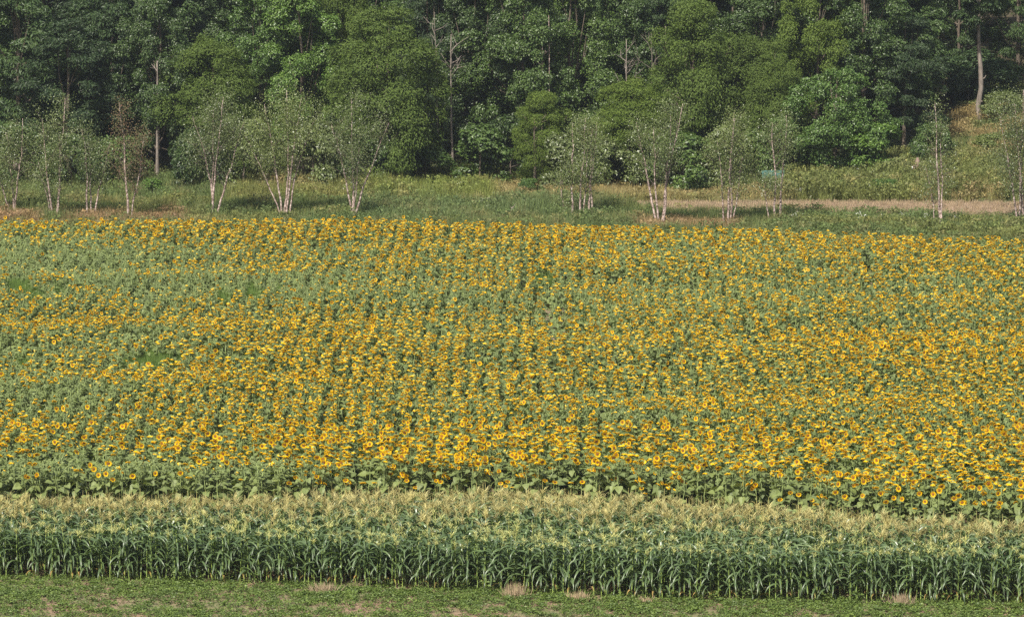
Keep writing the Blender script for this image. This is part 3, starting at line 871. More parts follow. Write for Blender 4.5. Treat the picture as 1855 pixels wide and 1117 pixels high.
# spread more stubble evenly over the same strip
ym, yM = P0[:, 1].min(), P0[:, 1].max()
xs = R.uniform(5, 42, 14000); ys = R.uniform(ym, yM, 14000); zs = ground_z(xs, ys)
uu, vv = pix(xs, ys, zs)
ok = (uu > 1085) & (vv > np.interp(uu, [p[0] for p in top], [p[1] for p in top])) & (vv < np.interp(uu, [p[0] for p in bot], [p[1] for p in bot]))
xs, ys, zs = xs[ok], ys[ok], zs[ok]
r = np.random.default_rng(4)
ST = [blades(r, 9, .28, .14, .02, .3).mesh("stubble_tuft", [M['dry']]) for _ in range(3)]
n = len(xs)
tag(scatter("stubble", np.column_stack([xs, ys, zs + .02]), np.column_stack([np.zeros(n), np.zeros(n), R.uniform(0, 6.28, n)]), np.tile(R.uniform(.6, 1.3, n)[:, None], 3), R.integers(0, 3, n), ST), label="cut dry stalks on the pale mown strip")

# white wild flowers on the bank
r = np.random.default_rng(6)
def flowers(r):
    n = 9
    P = np.column_stack([r.normal(0, .14, n), r.normal(0, .14, n), r.uniform(.75, 1.05, n)])
    mb = MB(); mb.quads(leaf_quads(P, r.normal(0, .3, (n, 3)) + [0, -.4, 1], r.normal(0, 1, (n, 3)), np.full(n, .11), np.full(n, .1)), 1)
    for p in P: mb.tube([(p[0] * .3, p[1] * .3, 0), p], [.006, .004], 3, 0, False)
    return mb.mesh("wildflower", [M['sun_stem'], M['white_petal']])
FL = [flowers(r) for _ in range(3)]
fp = []
for (a, b, sa, sb_, k) in ((1445, 355, 30, 8, 26), (1490, 322, 40, 6, 16), (1600, 318, 60, 6, 18), (1500, 345, 70, 14, 16), (830, 352, 10, 5, 5), (1560, 338, 60, 10, 10), (1640, 412, 120, 4, 12), (1434, 406, 5, 2, 3), (875, 384, 14, 4, 8)):
    for _ in range(k):
        fp.append(at(a + R.normal(0, sa), b + R.normal(0, sb_)))
n = len(fp)
tag(scatter("wildflower_patch", fp, np.column_stack([np.zeros(n), np.zeros(n), R.uniform(0, 6.28, n)]), np.tile(R.uniform(.6, 1.0, n)[:, None], 3), R.integers(0, 3, n), FL), label="white wild flowers dotted over the weedy bank")

# ------------------------------------------------------------------ SUNFLOWERS
def heart_leaf(r):
    mb = MB()
    o = [(0, 0), (-.05, .20), (.10, .42), (.36, .46), (.70, .26), (1.0, 0)]
    dz = lambda x, y: -.30 * x * x - .10 * x + .25 * abs(y) * (1 - .5 * x) + r.normal(0, .025)
    V = [(-.45, 0, -.22), (-.45, .02, -.22)]
    V = []
    for (x, y) in o[:-1]: V.append((x, y, dz(x, y)))
    V.append((1.0, 0, dz(1, 0)))
    for (x, y) in reversed(o[1:-1]): V.append((x, -y, dz(x, -y)))
    m1 = len(V); V.append((.33, 0, dz(.33, 0))); V.append((.68, 0, dz(.68, 0)))
    # rim: 0,1,2,3,4,5(tip),6..9 mirrored
    fcs = [(0, m1, 1), (1, m1, 2), (2, m1, 3), (3, m1, m1 + 1, 4), (4, m1 + 1, 5), (5, m1 + 1, 6), (6, m1 + 1, m1, 7), (7, m1, 8), (8, m1, 9), (9, m1, 0)]
    fcs = [f[::-1] for f in fcs]
    V = np.array(V)
    V[:, 0] += .45
    mb.add(V, fcs, 0)
    mb.tube([(0, 0, -.16), (.25, 0, -.02), (.47, 0, 0)], [.018, .015, .012], 3, 0, False)
    return mb

def head_mb(r, npet=18, droop=0.0):
    """petals and green back; faces +Z, outer radius 1"""
    mb = MB()
    for ly in range(2):
        for i in range(npet):
            a = (i + .5 * ly + r.normal(0, .12)) * 2 * math.pi / npet
            L = r.uniform(.9, 1.1) - .04 * ly; w = .18
            up = r.uniform(-.05, .24) + (.08 if ly else 0) + droop * (.5 + .5 * math.sin(a)) * r.uniform(.7, 1.2)
            L *= 1 - .18 * droop * max(math.sin(a), 0)
            ca, sa = math.cos(a), math.sin(a)
            def P(rad, t, z): return (ca * rad - sa * t, sa * rad + ca * t, z)
            mb.add([P(.42, 0, 0), P(.68, w * .62, up * .35), P(L, 0, up), P(.68, -w * .62, up * .35 + .02)], [(0, 3, 2), (0, 2, 1)], 0)
    k = 10
    ring = [(math.cos(i * 2 * math.pi / k) * .52, math.sin(i * 2 * math.pi / k) * .52, -.03) for i in range(k)]
    ring2 = [(math.cos(i * 2 * math.pi / k) * .30, math.sin(i * 2 * math.pi / k) * .30, -.22) for i in range(k)]
    mb.add(ring + ring2 + [(0, 0, -.3)], [(i, k + i, k + (i + 1) % k, (i + 1) % k) for i in range(k)] + [(k + i, 2 * k, k + (i + 1) % k) for i in range(k)], 1)
    return mb

def disc_mb():
    mb = MB(); k = 12
    V, F_, ring = [(0, 0, .07)], [], [0.0]
    for rad, z, g in ((.18, .09, .35), (.29, .10, .62), (.38, .06, .85), (.43, 0.0, 1.0)):
        for i in range(k):
            V.append((math.cos(i * 2 * math.pi / k) * rad, math.sin(i * 2 * math.pi / k) * rad, z)); ring.append(g)
    F_ = [(0, 1 + i, 1 + (i + 1) % k) for i in range(k)]
    for q in range(3):
        for i in range(k):
            j = (i + 1) % k; a = 1 + q * k
            F_.append((a + i, a + k + i, a + k + j, a + j))
    mb.add(V, F_, 0, ring)
    return mb

r = np.random.default_rng(21)
LEAF_MB = [heart_leaf(r) for _ in range(4)]
HEAD_MB = [head_mb(r) for _ in range(4)] + [head_mb(r, 18, .42) for _ in range(4)]
DISC_MB = disc_mb()
LEAF_ME = [m.mesh("sunflower_leaf", [M['sun_leaf']]) for m in LEAF_MB]
HEAD_ME = [m.mesh("flower_head", [M['petal'], M['sun_stem']]) for m in HEAD_MB]
DISC_ME = DISC_MB.mesh("flower_disc", [M['disc']], True, ring=True)

def rot_to(nrm, roll=0.0):
    q = Vector(nrm).to_track_quat('Z', 'Y').to_matrix().to_4x4()
    return q @ Matrix.Rotation(roll, 4, 'Z')

def sunflower_form(r, heads, Ht=1.85, nleaf=11):
    """heads: (height factor, radius, pitch deg, yaw deg, reach); parts as (kind, mesh index, matrix); faces -Y"""
    parts = []
    stem = MB()
    k = 7; t = np.linspace(0, 1, k)
    main = heads[0] if heads else (1.0, 0, -30, 0, .05)
    yaw = math.radians(main[3]); f = np.array([math.sin(yaw), -math.cos(yaw), 0])
    wob = r.normal(0, .015, (k, 2)); wob[0] = 0
    P = np.column_stack([wob, t * (Ht - .08)])
    neck = [P[-1], P[-1] + f * .05 + [0, 0, .07], P[-1] + f * .11 + [0, 0, .075]]
    hd_pos = neck[-1]
    stem.tube(np.vstack([P, neck[1:]]), np.concatenate([np.linspace(.017, .012, k), [.011, .011]]), 5, 0)
    def put_head(pos, rad, pitch, yaw_):
        p, y_ = math.radians(pitch), math.radians(yaw_)
        nv = np.array([math.sin(y_) * math.cos(p), -math.cos(y_) * math.cos(p), math.sin(p)])
        m = Matrix.Translation(Vector(pos + nv * .06)) @ rot_to(nv, r.normal(0, .2)) @ Matrix.Scale(rad * .90, 4)
        parts.append(("head", int(r.integers(0, 4)) + (4 if pitch < -35 else 0), m)); parts.append(("disc", 0, m @ Matrix.Translation((0, 0, .012))))
    for i, (hf, rad, pitch, yw, reach) in enumerate(heads):
        if i == 0:
            put_head(hd_pos, rad, pitch, yw)
        else:
            a = r.uniform(-1.9, 1.9); b = np.array([0, 0, Ht * hf - .35])
            e = b + np.array([math.sin(a) * reach, -math.cos(a) * reach, .33])
            stem.tube([b, (b + e) / 2 + [0, 0, -.03], e], [.009, .008, .006], 4, 0)
            put_head(e, rad, pitch, yw)
    if not heads:
        parts.append(("bud", 0, Matrix.Translation(Vector(hd_pos)) @ rot_to((f[0] * .6, f[1] * .6, .5)) @ Matrix.Scale(.055, 4)))
    a = r.uniform(0, 6.28)
    for i in range(nleaf):
        q = i / (nleaf - 1)
        h = Ht * (.22 + .74 * q ** .9)
        a += 2.4 + r.normal(0, .25)
        L = (.165 + .155 * math.sin(math.pi * min(q * .8 + .22, 1.0))) * r.uniform(.85, 1.15)
        tilt = math.radians(r.uniform(-48, 8) + 30 * q)
        m = Matrix.Translation((0, 0, h)) @ Matrix.Rotation(a, 4, 'Z') @ Matrix.Rotation(-tilt, 4, 'Y') @ Matrix.Rotation(r.normal(0, .25), 4, 'X') @ Matrix.Scale(L, 4)
        parts.append(("leaf", int(r.integers(0, 4)), m))
    return stem, parts

BUD_MB = MB()
BUD_MB.tube([(0, 0, -.6), (0, 0, -.1), (0, 0, .5), (0, 0, 1.0)], [.3, .8, .7, .15], 7)
BUD_ME = BUD_MB.mesh("flower_bud", [M['sun_leaf']], True)
FORMS, FORM_ME = [], []
def add_form(heads, Ht=1.85, nleaf=11):
    r = np.random.default_rng(900 + len(FORMS))
    stem, parts = sunflower_form(r, heads, Ht, nleaf)
    full = MB(); full.merge(stem, None, [1])
    for kd, i, m in parts:
        if kd == "leaf": full.merge(LEAF_MB[i], m, [0])
        elif kd == "head": full.merge(HEAD_MB[i], m, [2, 1])
        elif kd == "disc": full.merge(DISC_MB, m, [3])
        else: full.merge(BUD_MB, m, [0])
    FORMS.append((stem.mesh("sunflower_stem", [M['sun_stem']], True), parts))
    FORM_ME.append(full.mesh("sunflower_form", [M['sun_leaf'], M['sun_stem'], M['petal'], M['disc']], False, ring=True))
for pitch, rad in ((-74, .155), (-66, .145), (-60, .160), (-54, .150), (-64, .135), (-46, .160), (-58, .14), (-70, .155)):   # 0-7 nodding
    add_form([(1, rad, pitch, random.uniform(-15, 15), 0)])
for pitch, rad in ((-22, .150), (-10, .150), (-30, .165), (0, .140)):                                                       # 8-11 facing the viewer
    add_form([(1, rad, pitch, random.uniform(-12, 12), 0)])
for _ in range(4):                                                                                                          # 12-15 branched
    add_form([(1, .13, -50, 0, 0)] + [(random.uniform(.80, 1.0), random.uniform(.075, .11), random.uniform(-55, -5), random.uniform(-30, 30), random.uniform(.18, .3)) for _ in range(random.randint(2, 4))])
for _ in range(4):                                                                                                          # 16-19 not yet open
    add_form([], 1.7)
for _ in range(2):                                                                                                          # 20-21 small late heads
    add_form([(1, .085, -45, 0, 0), (.93, .06, -30, 10, .16)], 1.75)

for _ in range(3):                                                                                                          # 22-24 edge plants with low side heads
    add_form([(1, .14, -45, 0, 0)] + [(random.uniform(.62, .95), random.uniform(.09, .12), random.uniform(-55, -10), random.uniform(-25, 25), random.uniform(.22, .36)) for _ in range(4)])

UG = np.array([0, 155, 310, 465, 620, 775, 930, 1085, 1240, 1395, 1550, 1705, 1860], float)
VG = np.array([395, 418, 445, 470, 495, 520, 545, 570, 595, 620, 645, 670, 695, 720, 745, 770, 795, 820, 850, 880, 910], float)
DG = np.array([
 [.5, .5, .9, 1, 1, 1, 1, 1, 1, .9, .9, .9, .9],
 [.35, .5, .8, .95, 1, 1, .9, .95, .8, .9, .9, .9, .9],
 [.06, .12, .28, .5, .5, .5, .55, .55, .4, .5, .75, .75, .75],
 [.25, .2, .28, .55, .6, .6, .55, .75, .75, .7, .75, .75, .8],
 [.45, .25, .15, .25, .4, .45, .55, .55, .6, .6, .45, .45, .8],
 [.3, .25, .3, .2, .35, .35, .45, .45, .3, .25, .25, .5, .7],
 [.55, .6, .5, .55, .6, .45, .5, .5, .5, .5, .6, .6, .65],
 [.75, .75, .65, .85, .8, .6, .55, .6, .65, .7, .65, .5, .45],
 [.5, .6, .6, .85, .85, .75, .65, .75, .7, .85, .85, .75, .6],
 [.2, .25, .5, .9, .85, .75, .7, .7, .7, .85, .95, 1, .95],
 [.4, .5, .55, .95, .9, .8, .75, .75, .65, .8, .95, 1, 1],
 [.2, .6, .85, .95, .85, .8, .75, .8, .7, .8, .95, .95, .95],
 [.03, .12, .75, .9, .8, .6, .7, .75, .75, .8, .85, .85, .85],
 [.6, .2, .65, .85, .8, .6, .7, .65, .6, .75, .8, .85, .85],
 [.75, .6, .75, .85, .85, .8, .5, .35, .5, .75, .8, .85, .85],
 [.8, .6, .85, .85, 1, 1, 1, .9, .9, .95, .9, .9, .9],
 [.8, .4, .75, .85, .95, .95, .95, .95, .8, .8, .85, .9, .95],
 [.3, .15, .5, .4, .9, .85, .8, .7, .65, .7, .8, .9, 1],
 [.1, .1, .1, .14, .65, .8, .6, .5, .55, .6, .8, .85, .9],
 [.0, .0, .0, .05, .2, .2, .15, .15, .2, .3, .35, .45, .45],
 [0, 0, 0, 0, .1, .1, .1, .1, .1, .15, .2, .3, .3]])
SIZE_V = ([395, 440, 480, 520, 560, 600, 640, 680, 720, 755, 775, 800, 900], [1.0, .92, .88, .80, .82, .95, 1.0, .9, .80, .80, 1.05, 1.08, 1.08])
def gmap(u, v, Gd):
    a = np.clip((u - UG[0]) / 155.0, 0, 11.999); i = a.astype(int); fa = a - i
    b = np.interp(v, VG, np.arange(len(VG))); j = np.clip(b.astype(int), 0, len(VG) - 2); fb = b - j
    return (Gd[j, i] * (1 - fa) + Gd[j, i + 1] * fa) * (1 - fb) + (Gd[j + 1, i] * (1 - fa) + Gd[j + 1, i + 1] * fa) * fb

CU = [-200, 0, 500, 700, 900, 1000, 1200, 1400, 1600, 1855, 2050]
corn_top_v = [896, 894, 892, 882, 881, 883, 893, 908, 928, 940, 948]
def line_depth(vals, z):     # depth of a boundary whose canopy level z shows at these rows
    return [at(u, v, z)[1] for u, v in zip(CU, vals)]
sf_front = line_depth(corn_top_v, 1.05)
back_v = [398, 398, 396, 395, 400, 402, 409, 415, 421, 428, 432]
sf_back = line_depth(back_v, 1.72)
sf_x_front = [at(u, v, 1.05)[0] for u, v in zip(CU, corn_top_v)]
sf_x_back = [at(u, v, 1.72)[0] for u, v in zip(CU, back_v)]

R = np.random.default_rng(33)
xs, ys = [], []
for x0 in np.arange(-46, 46.01, .84):
    yy = np.arange(160, 285, .20)
    xs.append(np.full(len(yy), x0)); ys.append(yy)
x = np.concatenate(xs); y = np.concatenate(ys)
x = x + R.normal(0, .135, len(x)) + .5 * (vnoise(x, y, 7, 31) - .5) + .25 * np.sin(y * .05); y = y + R.normal(0, .08, len(y))
uf, _ = pix(x, y, 0)
d0 = np.interp(x, sf_x_front, sf_front); d1 = np.interp(x, sf_x_back, sf_back) + .5 * np.sin(x * 1.9) + 1.2 * (vnoise(x, y * 0, 2.5, 12) - .5)
keep = (y > d0) & (y < d1) & (uf > -110) & (uf < 1965)
keep &= R.random(len(x)) < .96
x, y, d0 = x[keep], y[keep], d0[keep]
hgt = 1.72 + .22 * np.exp(-(y - d0) / 14.0) + .30 * np.exp(-(y - d0) / 3.5) + .5 * np.exp(-(y - d0) / 5) * (vnoise(x, y * .3, 1.5, 41) - .5) + .32 * (vnoise(x * .35, y, 5, 4) - .5) + R.normal(0, .085, len(x))
u, v = pix(x, y, hgt + ground_z(x, y))
patches = [(268, 637, 34, 12), (308, 633, 34, 8), (225, 640, 12, 9), (38, 640, 14, 9), (30, 503, 24, 14), (66, 520, 18, 9), (108, 508, 12, 9), (405, 522, 9, 12), (455, 516, 15, 12), (505, 514, 9, 7), (605, 516, 9, 7), (755, 512, 9, 7), (985, 492, 20, 6), (1060, 555, 6, 6)]
inp = np.zeros(len(x), bool)
for (a, b, c, d) in patches:
    inp |= ((u - a) / c) ** 2 + ((v - b) / d) ** 2 < 1
# seams and thin places where plants are missing
thin = (vnoise(x, y * .35, 1.6, 9) > .80) & (R.random(len(x)) < .75) | (vnoise(x, y * .12, 1.1, 19) > .60 + .06 * (y - d0)) & (R.random(len(x)) < .85)
x, y, hgt, u, v, d0 = (a[~inp & ~thin] for a in (x, y, hgt, u, v, d0))
n = len(x)
dens = gmap(u, v, DG)
dens = np.clip(dens + .30 * (vnoise(x, y * .6, 2.2, 5) - .5), 0, 1)
roll = R.random(n)
flower = roll < np.clip(1.4 * dens - .26, .02, .93)
big = R.random(n)
face_p = np.where((v > 755) & (v < 815), .22, np.where((v > 590) & (v < 660) & (u > 1500), .22, .065)) + .25 * (y - d0 < 5)
idx = np.where(big < face_p, R.integers(8, 12, n), np.where(big < face_p + .16, R.integers(12, 16, n), R.integers(0, 8, n)))
idx = np.where(flower, idx, np.where(R.random(n) < .10 + .12 * dens, R.integers(20, 22, n), R.integers(16, 20, n)))
rz = np.where(flower, R.normal(-.1, .38, n), R.uniform(-3.14, 3.14, n))
wid = np.interp(v, *SIZE_V) * np.clip(R.normal(1.0, .13, n), .7, 1.3) * (1 + .04 * np.exp(-(y - d0) / 3))
front = np.argsort(y - d0)

# heads one can single out at the front: a plant under each
HEADS = [(1407, 835), (1431, 890), (1447, 894), (1411, 903), (1472, 904), (1477, 911), (1489, 921), (1515, 875), (1513, 889), (1527, 897), (1535, 902), (1561, 896), (1563, 870), (1588, 879), (1609, 882), (1615, 900), (1603, 906), (1631, 902), (1629, 883), (1654, 880), (1665, 891), (1674, 858), (1691, 893), (1702, 886), (1676, 907), (1658, 918), (1735, 894), (1730, 900), (1742, 908), (1748, 908), (1749, 869), (1764, 879), (1763, 864), (1755, 877), (1793, 879), (1807, 891), (1812, 908), (1808, 916), (1793, 902), (1848, 876), (1851, 896), (1596, 891),
         (932, 880), (922, 870), (916, 879), (906, 874), (797, 871), (787, 869), (735, 869), (753, 883), (1054, 871), (1034, 871), (1008, 871), (1170, 891), (1161, 883), (1164, 869), (990, 868),
         (139, 847), (161, 841), (168, 848), (178, 859), (192, 856), (206, 866), (53, 835), (239, 860), (279, 856), (412, 834), (439, 865), (326, 854), (82, 802), (83, 812), (31, 794), (103, 738), (525, 872), (563, 833), (574, 861), (656, 871), (678, 871), (624, 868), (694, 826), (875, 808), (341, 861)]
LAB = {(139, 847): "leftmost of the five open sunflowers low above the corn at the left", (161, 841): "topmost of the five open sunflowers low above the corn at the left",
       (206, 866): "lowest sunflower at the right end of the low left cluster", (932, 880): "round open sunflower just above the corn tassels at the middle", (525, 872): "single small round sunflower low in the leaves left of centre",
       (1489, 921): "small sunflower peeping over the tan tassels, lowest of a falling line of four", (103, 738): "large round sunflower standing up alone on the green left side", (82, 802): "upper of two wide round sunflowers at the left, one above the other", (83, 812): "lower of two wide round sunflowers at the left, one above the other"}
sp_list = []
for (a, b) in HEADS:
    dd = np.interp(ray(a, b)[0] * 170, sf_x_front, sf_front) + R.uniform(.1, .5)
    z_ = CAM_Z + ray(a, b)[2] * dd
    if z_ > 2.05:
        z_ = R.uniform(1.85, 2.05); dd = (z_ - CAM_Z) / ray(a, b)[2]
    p = np.array([ray(a, b)[0] * dd, dd, max(z_, 1.0)])
    sp_list.append((p, (a, b)))
clear = np.ones(n, bool)
for p, _ in sp_list:                # nothing taller right before a listed head
    m = (np.abs(x - p[0]) < .3) & (y < p[1] + .12) & (y > p[1] - 1.6)
    clear &= ~m
low_front = (y - d0 < R.uniform(0, 1.6, len(x)))
idx = np.where(low_front & (idx < 16), np.where(R.random(n) < .75, R.integers(16, 20, n), idx), idx)
lowp = np.interp(x, [-24, -9, -5, 5, 10, 24], [.0, .02, .45, .35, .35, .6])
idx = np.where((y - d0 < 1.6) & (R.random(len(x)) < lowp * .7), R.integers(22, 25, len(x)), idx)
x, y, hgt, idx, rz, wid, d0 = (a[clear] for a in (x, y, hgt, idx, rz, wid, d0))
order = np.argsort(y - d0)
n_ind = 300 - len(sp_list)
def vis(i):
    uu_, vv_ = pix(x[i], y[i], hgt[i])
    return 4 < uu_ < 1851
ind = [i for i in order if vis(i)][:n_ind]
mask = np.ones(len(x), bool); mask[ind] = False

FORM_OBJ = {}
def make_sunflower(k, name="sunflower"):
    """the first plant of a form, with its parts"""
    stem_me, parts = FORMS[k]
    root = bpy.data.objects.new(name, None); root.empty_display_size = .2
    COL.objects.link(root)
    link("stem", stem_me, root)
    hd = None
    for kd, i, m in parts:
        if kd == "leaf": link("leaf", LEAF_ME[i], root, m)
        elif kd == "head": hd = link("flower_head", HEAD_ME[i], root, m)
        elif kd == "disc": link("flower_disc", DISC_ME, hd, Matrix.Translation((0, 0, .012)))
        else: link("bud", BUD_ME, root, m)
    return root
def copy_tree(o, parent=None):
    c = o.copy(); COL.objects.link(c)
    if parent is not None: c.parent = parent
    for ch in o.children: copy_tree(ch, c)
    return c
def place_sunflower(k, loc, rz_, scl_, label, group):
    if k not in FORM_OBJ:
        o = FORM_OBJ[k] = make_sunflower(k)
    else:
        o = copy_tree(FORM_OBJ[k])
    o.location = loc; o.rotation_euler = (0, 0, rz_); o.scale = scl_
    return tag(o, label, "sunflower", group)
SG = "sunflowers in the front rows behind the corn"
def slabel(k):
    if k < 8: return "sunflower with one nodding yellow head in the rows just behind the corn"
    if k < 12: return "sunflower with one open head turned to the viewer just behind the corn"
    if k < 16: return "branched sunflower with several small heads just behind the corn"
    if k > 21: return "branched sunflower with low side heads at the edge just behind the corn"
    if k < 20: return "leafy sunflower plant still in green bud just behind the corn"
    return "short sunflower with small late heads just behind the corn"
for i in ind:
    k = int(idx[i]); s_ = hgt[i] / 1.85
    place_sunflower(k, (x[i], y[i], float(ground_z(x[i], y[i]))), float(rz[i]), (wid[i], wid[i], s_), slabel(k), SG)
for p, key in sp_list:
    k = random.choice([8, 9, 10, 11, 8, 9, 5, 3])
    s_ = p[2] / 1.86; w_ = random.uniform(.85, 1.12)
    rz_ = random.uniform(-.3, .3)
    place_sunflower(k, (p[0], p[1] + .1, 0), rz_, (w_, w_, s_), LAB.get(key, slabel(k)), SG)
n = int(mask.sum())
s_ = hgt[mask] / 1.85
tag(scatter("sunflower_field", np.column_stack([x[mask], y[mask], ground_z(x[mask], y[mask]) - .02]), np.column_stack([R.normal(0, .10, n), R.normal(0, .05, n), rz[mask]]), np.column_stack([wid[mask], wid[mask], s_]), idx[mask], FORM_ME), label="the wide field of sunflowers stretching back to the birches")

# stray plants that stand clear of the back edge
for (a, b, lab) in ((730, 392, "sunflower standing tallest above the back edge of the field left of centre"), (183, 396, "pair of heads standing above the rusty grass at the back left"), (9, 393, "sunflower standing above the back edge at the far left corner"), (57, 398, "sunflower above the rusty grass second from the left corner")):
    d_ = ray(a, b); yy = np.interp(d_[0] * 276, sf_x_back, sf_back) + .3
    zt = CAM_Z + d_[2] * yy
    place_sunflower(11, (d_[0] * yy, yy, 0), .05, (1.05, 1.05, max(zt, 1.7) / 1.86), lab, None)

# grass growing where sunflowers failed
gp, gt = [], []
for (a, b, c, d) in patches:
    k = int(c * d * 1.3) + 10
    for _ in range(k):
        q = R.uniform(0, 6.28); e = math.sqrt(R.random())
        p = at(a + c * 1.05 * e * math.cos(q), b + 4 + d * 1.05 * e * math.sin(q), 1.25)
        gp.append((p[0], p[1], float(ground_z(p[0], p[1])))); gt.append(np.array([.10, .165, .035]) * R.uniform(.75, 1.3))
n = len(gp)
tag(scatter("tall_grass", gp, np.column_stack([R.normal(0, .08, n), R.normal(0, .08, n), R.uniform(0, 6.28, n)]), np.tile(np.array([1.1, 1.1, 1.75]), (n, 1)), R.integers(0, 3, n), GR[:3], gt), label="tall bright grass in the gaps of the sunflower field")

# ------------------------------------------------------------------ CORN
def corn_leaf_mb(r, L=1.02, W=.104, arch=1.0):
    mb = MB(); k = 8
    t = np.linspace(0, 1, k)
    ang = math.radians(81) - math.radians(128 + 30 * arch) * t ** (.95 - .2 * arch)
    step = L / (k - 1)
    xx = np.concatenate([[0], np.cumsum(np.cos(ang[:-1]) * step)]); zz = np.concatenate([[0], np.cumsum(np.sin(ang[:-1]) * step)])
    w = W * np.minimum(1, .55 + 1.6 * t) * (1 - t ** 2.2) * .5 + .002
    tw = r.normal(0, .5) * t
    V = []
    for i in range(k):
        s = np.array([0, math.cos(tw[i]), math.sin(tw[i])])
        c = np.array([xx[i], .04 * math.sin(t[i] * 5) * r.random(), zz[i]])
        lift = np.array([-math.sin(ang[i]), 0, math.cos(ang[i])]) * w[i] * .45
        V += [c - s * w[i] + lift, c, c + s * w[i] + lift]
    Fc = []
    for i in range(k - 1):
        a = i * 3
        Fc += [(a, a + 1, a + 4, a + 3), (a + 1, a + 2, a + 5, a + 4)]
    mb.add(V, Fc, 0)
    return mb
def tassel_mb(r, nbr=13, L=.28, droop=.5):
    mb = MB()
    def strip(P, w):
        P = np.asarray(P); s = np.array([w, w * .5, 0]) if r.random() < .5 else np.array([w, -w * .5, 0])
        V = []
        for i, p in enumerate(P):
            q = s * (1 - .6 * i / (len(P) - 1)); V += [p - q, p + q]
        mb.add(V, [(2 * i, 2 * i + 1, 2 * i + 3, 2 * i + 2) for i in range(len(P) - 1)], 0)
    strip([(0, 0, -.12), (0, 0, .12), (r.normal(0, .01), 0, .44)], .012)
    for i in range(nbr):
        a = r.uniform(0, 6.28); z0 = r.uniform(-.04, .14); l = L * r.uniform(.7, 1.15); d = np.array([math.cos(a), math.sin(a), 0])
        up = r.uniform(.5, 1.0)
        strip([np.array([0, 0, z0]), np.array([0, 0, z0]) + d * l * .4 + [0, 0, l * .5 * up], np.array([0, 0, z0]) + d * l * .85 + [0, 0, l * (.75 * up - droop * .45 * r.random())]], .0098)
    return mb
r = np.random.default_rng(55)
CLEAF_MB = [corn_leaf_mb(r, arch=a) for a in (.95, 1.1, 1.25, 1.35, .8, 1.2)]
CLEAF_ME = [m.mesh("corn_leaf", [M['corn_leaf']], True) for m in CLEAF_MB]
CDRY_ME = [m.mesh("corn_dry_leaf", [M['corn_dry_leaf']], True) for m in CLEAF_MB]
TAS_MB = [tassel_mb(r, 18, .30, .9) for _ in range(3)] + [tassel_mb(r, 26, .28, .3) for _ in range(3)]
TAS_ME = [m.mesh("corn_tassel", [M['tassel_green' if i < 3 else 'tassel_tan']]) for i, m in enumerate(TAS_MB)]
def corn_form(r, tan, bare=False):
    Ht = 1.72
    stalk = MB(); k = 7; t = np.linspace(0, 1, k)
    P = np.column_stack([r.normal(0, .008, k), r.normal(0, .008, k), t * Ht]); P[0, :2] = 0
    stalk.tube(P, np.linspace(.019, .009, k), 5, 0)
    parts = []
    a = r.uniform(-.6, .6)
    for i in range(11):
        h = .2 + (Ht - .30) * i / 10
        a += math.pi + r.normal(0, .3)
        s = (.78 + .32 * math.sin(math.pi * (i / 10) * .85 + .3)) * r.uniform(.9, 1.1)
        li = int(r.integers(0, 6)); kd = "leaf"
        if i == 0: s *= .6; kd = "dry" if r.random() < .6 else "leaf"
        m = Matrix.Translation((0, 0, h)) @ Matrix.Rotation(a, 4, 'Z') @ Matrix.Rotation(-r.normal(0, .13), 4, 'Y') @ Matrix.Diagonal((s, 1.0 * s ** .5, s, 1))
        parts.append((kd, li, m))
    if not bare: parts.append(("tassel", int(r.integers(0, 3)) + (3 if tan else 0), Matrix.Translation((P[-1, 0], P[-1, 1], Ht + .08)) @ Matrix.Rotation(r.uniform(0, 6), 4, 'Z') @ Matrix.Scale(r.uniform(.9, 1.15) * (1 if tan else .8), 4)))
    return stalk, parts
CFORM, CFORM_ME = [], []
for i in range(15):
    tan = 6 <= i < 12
    r = np.random.default_rng(300 + i)
    stalk, parts = corn_form(r, tan, i >= 12)
    full = MB(); full.merge(stalk, None, [1])
    for kd, j, m in parts:
        if kd == "leaf": full.merge(CLEAF_MB[j], m, [0])
        elif kd == "dry": full.merge(CLEAF_MB[j], m, [3])
        else: full.merge(TAS_MB[j], m, [2])
    CFORM.append((stalk.mesh("corn_stalk", [M['corn_stalk']], True), parts))
    CFORM_ME.append(full.mesh("corn_form", [M['corn_leaf'], M['corn_stalk'], M['tassel_tan' if tan else 'tassel_green'], M['corn_dry_leaf']], False))
base_v = [1042, 1046, 1056, 1064, 1071, 1076, 1085, 1089, 1090, 1093, 1095]
cf = [at(u, v, 0) for u, v in zip(CU, base_v)]
cf_x = [p[0] for p in cf]; cf_y = [p[1] for p in cf]
cbk = [at(u, v + 6, 2.25) for u, v in zip(CU, corn_top_v)]
cb_x = [p[0] for p in cbk]; cb_y = [p[1] for p in cbk]
R = np.random.default_rng(44)
cx, cy, crow = [], [], []
for row in range(16):
    xx = np.arange(-25, 26, .21) + R.uniform(0, .2)
    xx = xx + R.normal(0, .04, len(xx))
    yy = np.interp(xx, cf_x, cf_y) + row * .76 + R.normal(0, .06, len(xx))
    ok = (yy <= np.interp(xx, cb_x, cb_y) + .3) & (R.random(len(xx)) < (.93 if row else .86))
    cx.append(xx[ok]); cy.append(yy[ok]); crow.append(np.full(ok.sum(), row))
cx, cy, crow = np.concatenate(cx), np.concatenate(cy), np.concatenate(crow)
n = len(cx)
depth = np.interp(cx, cb_x, cb_y) - np.interp(cx, cf_x, cf_y)
rel = crow * .76 / depth
left = 1 - sstep(-14, 2, cx)
ch = 2.06 + .24 * sstep(0.1, .75, rel) + .10 * (vnoise(cx, cy, 3, 6) - .5) + R.normal(0, .10, n)
tanp = sstep(.40, .68, rel + R.normal(0, .12, n))
bare_p = .42 + .2 * np.exp(-((rel - .38) / .15) ** 2)
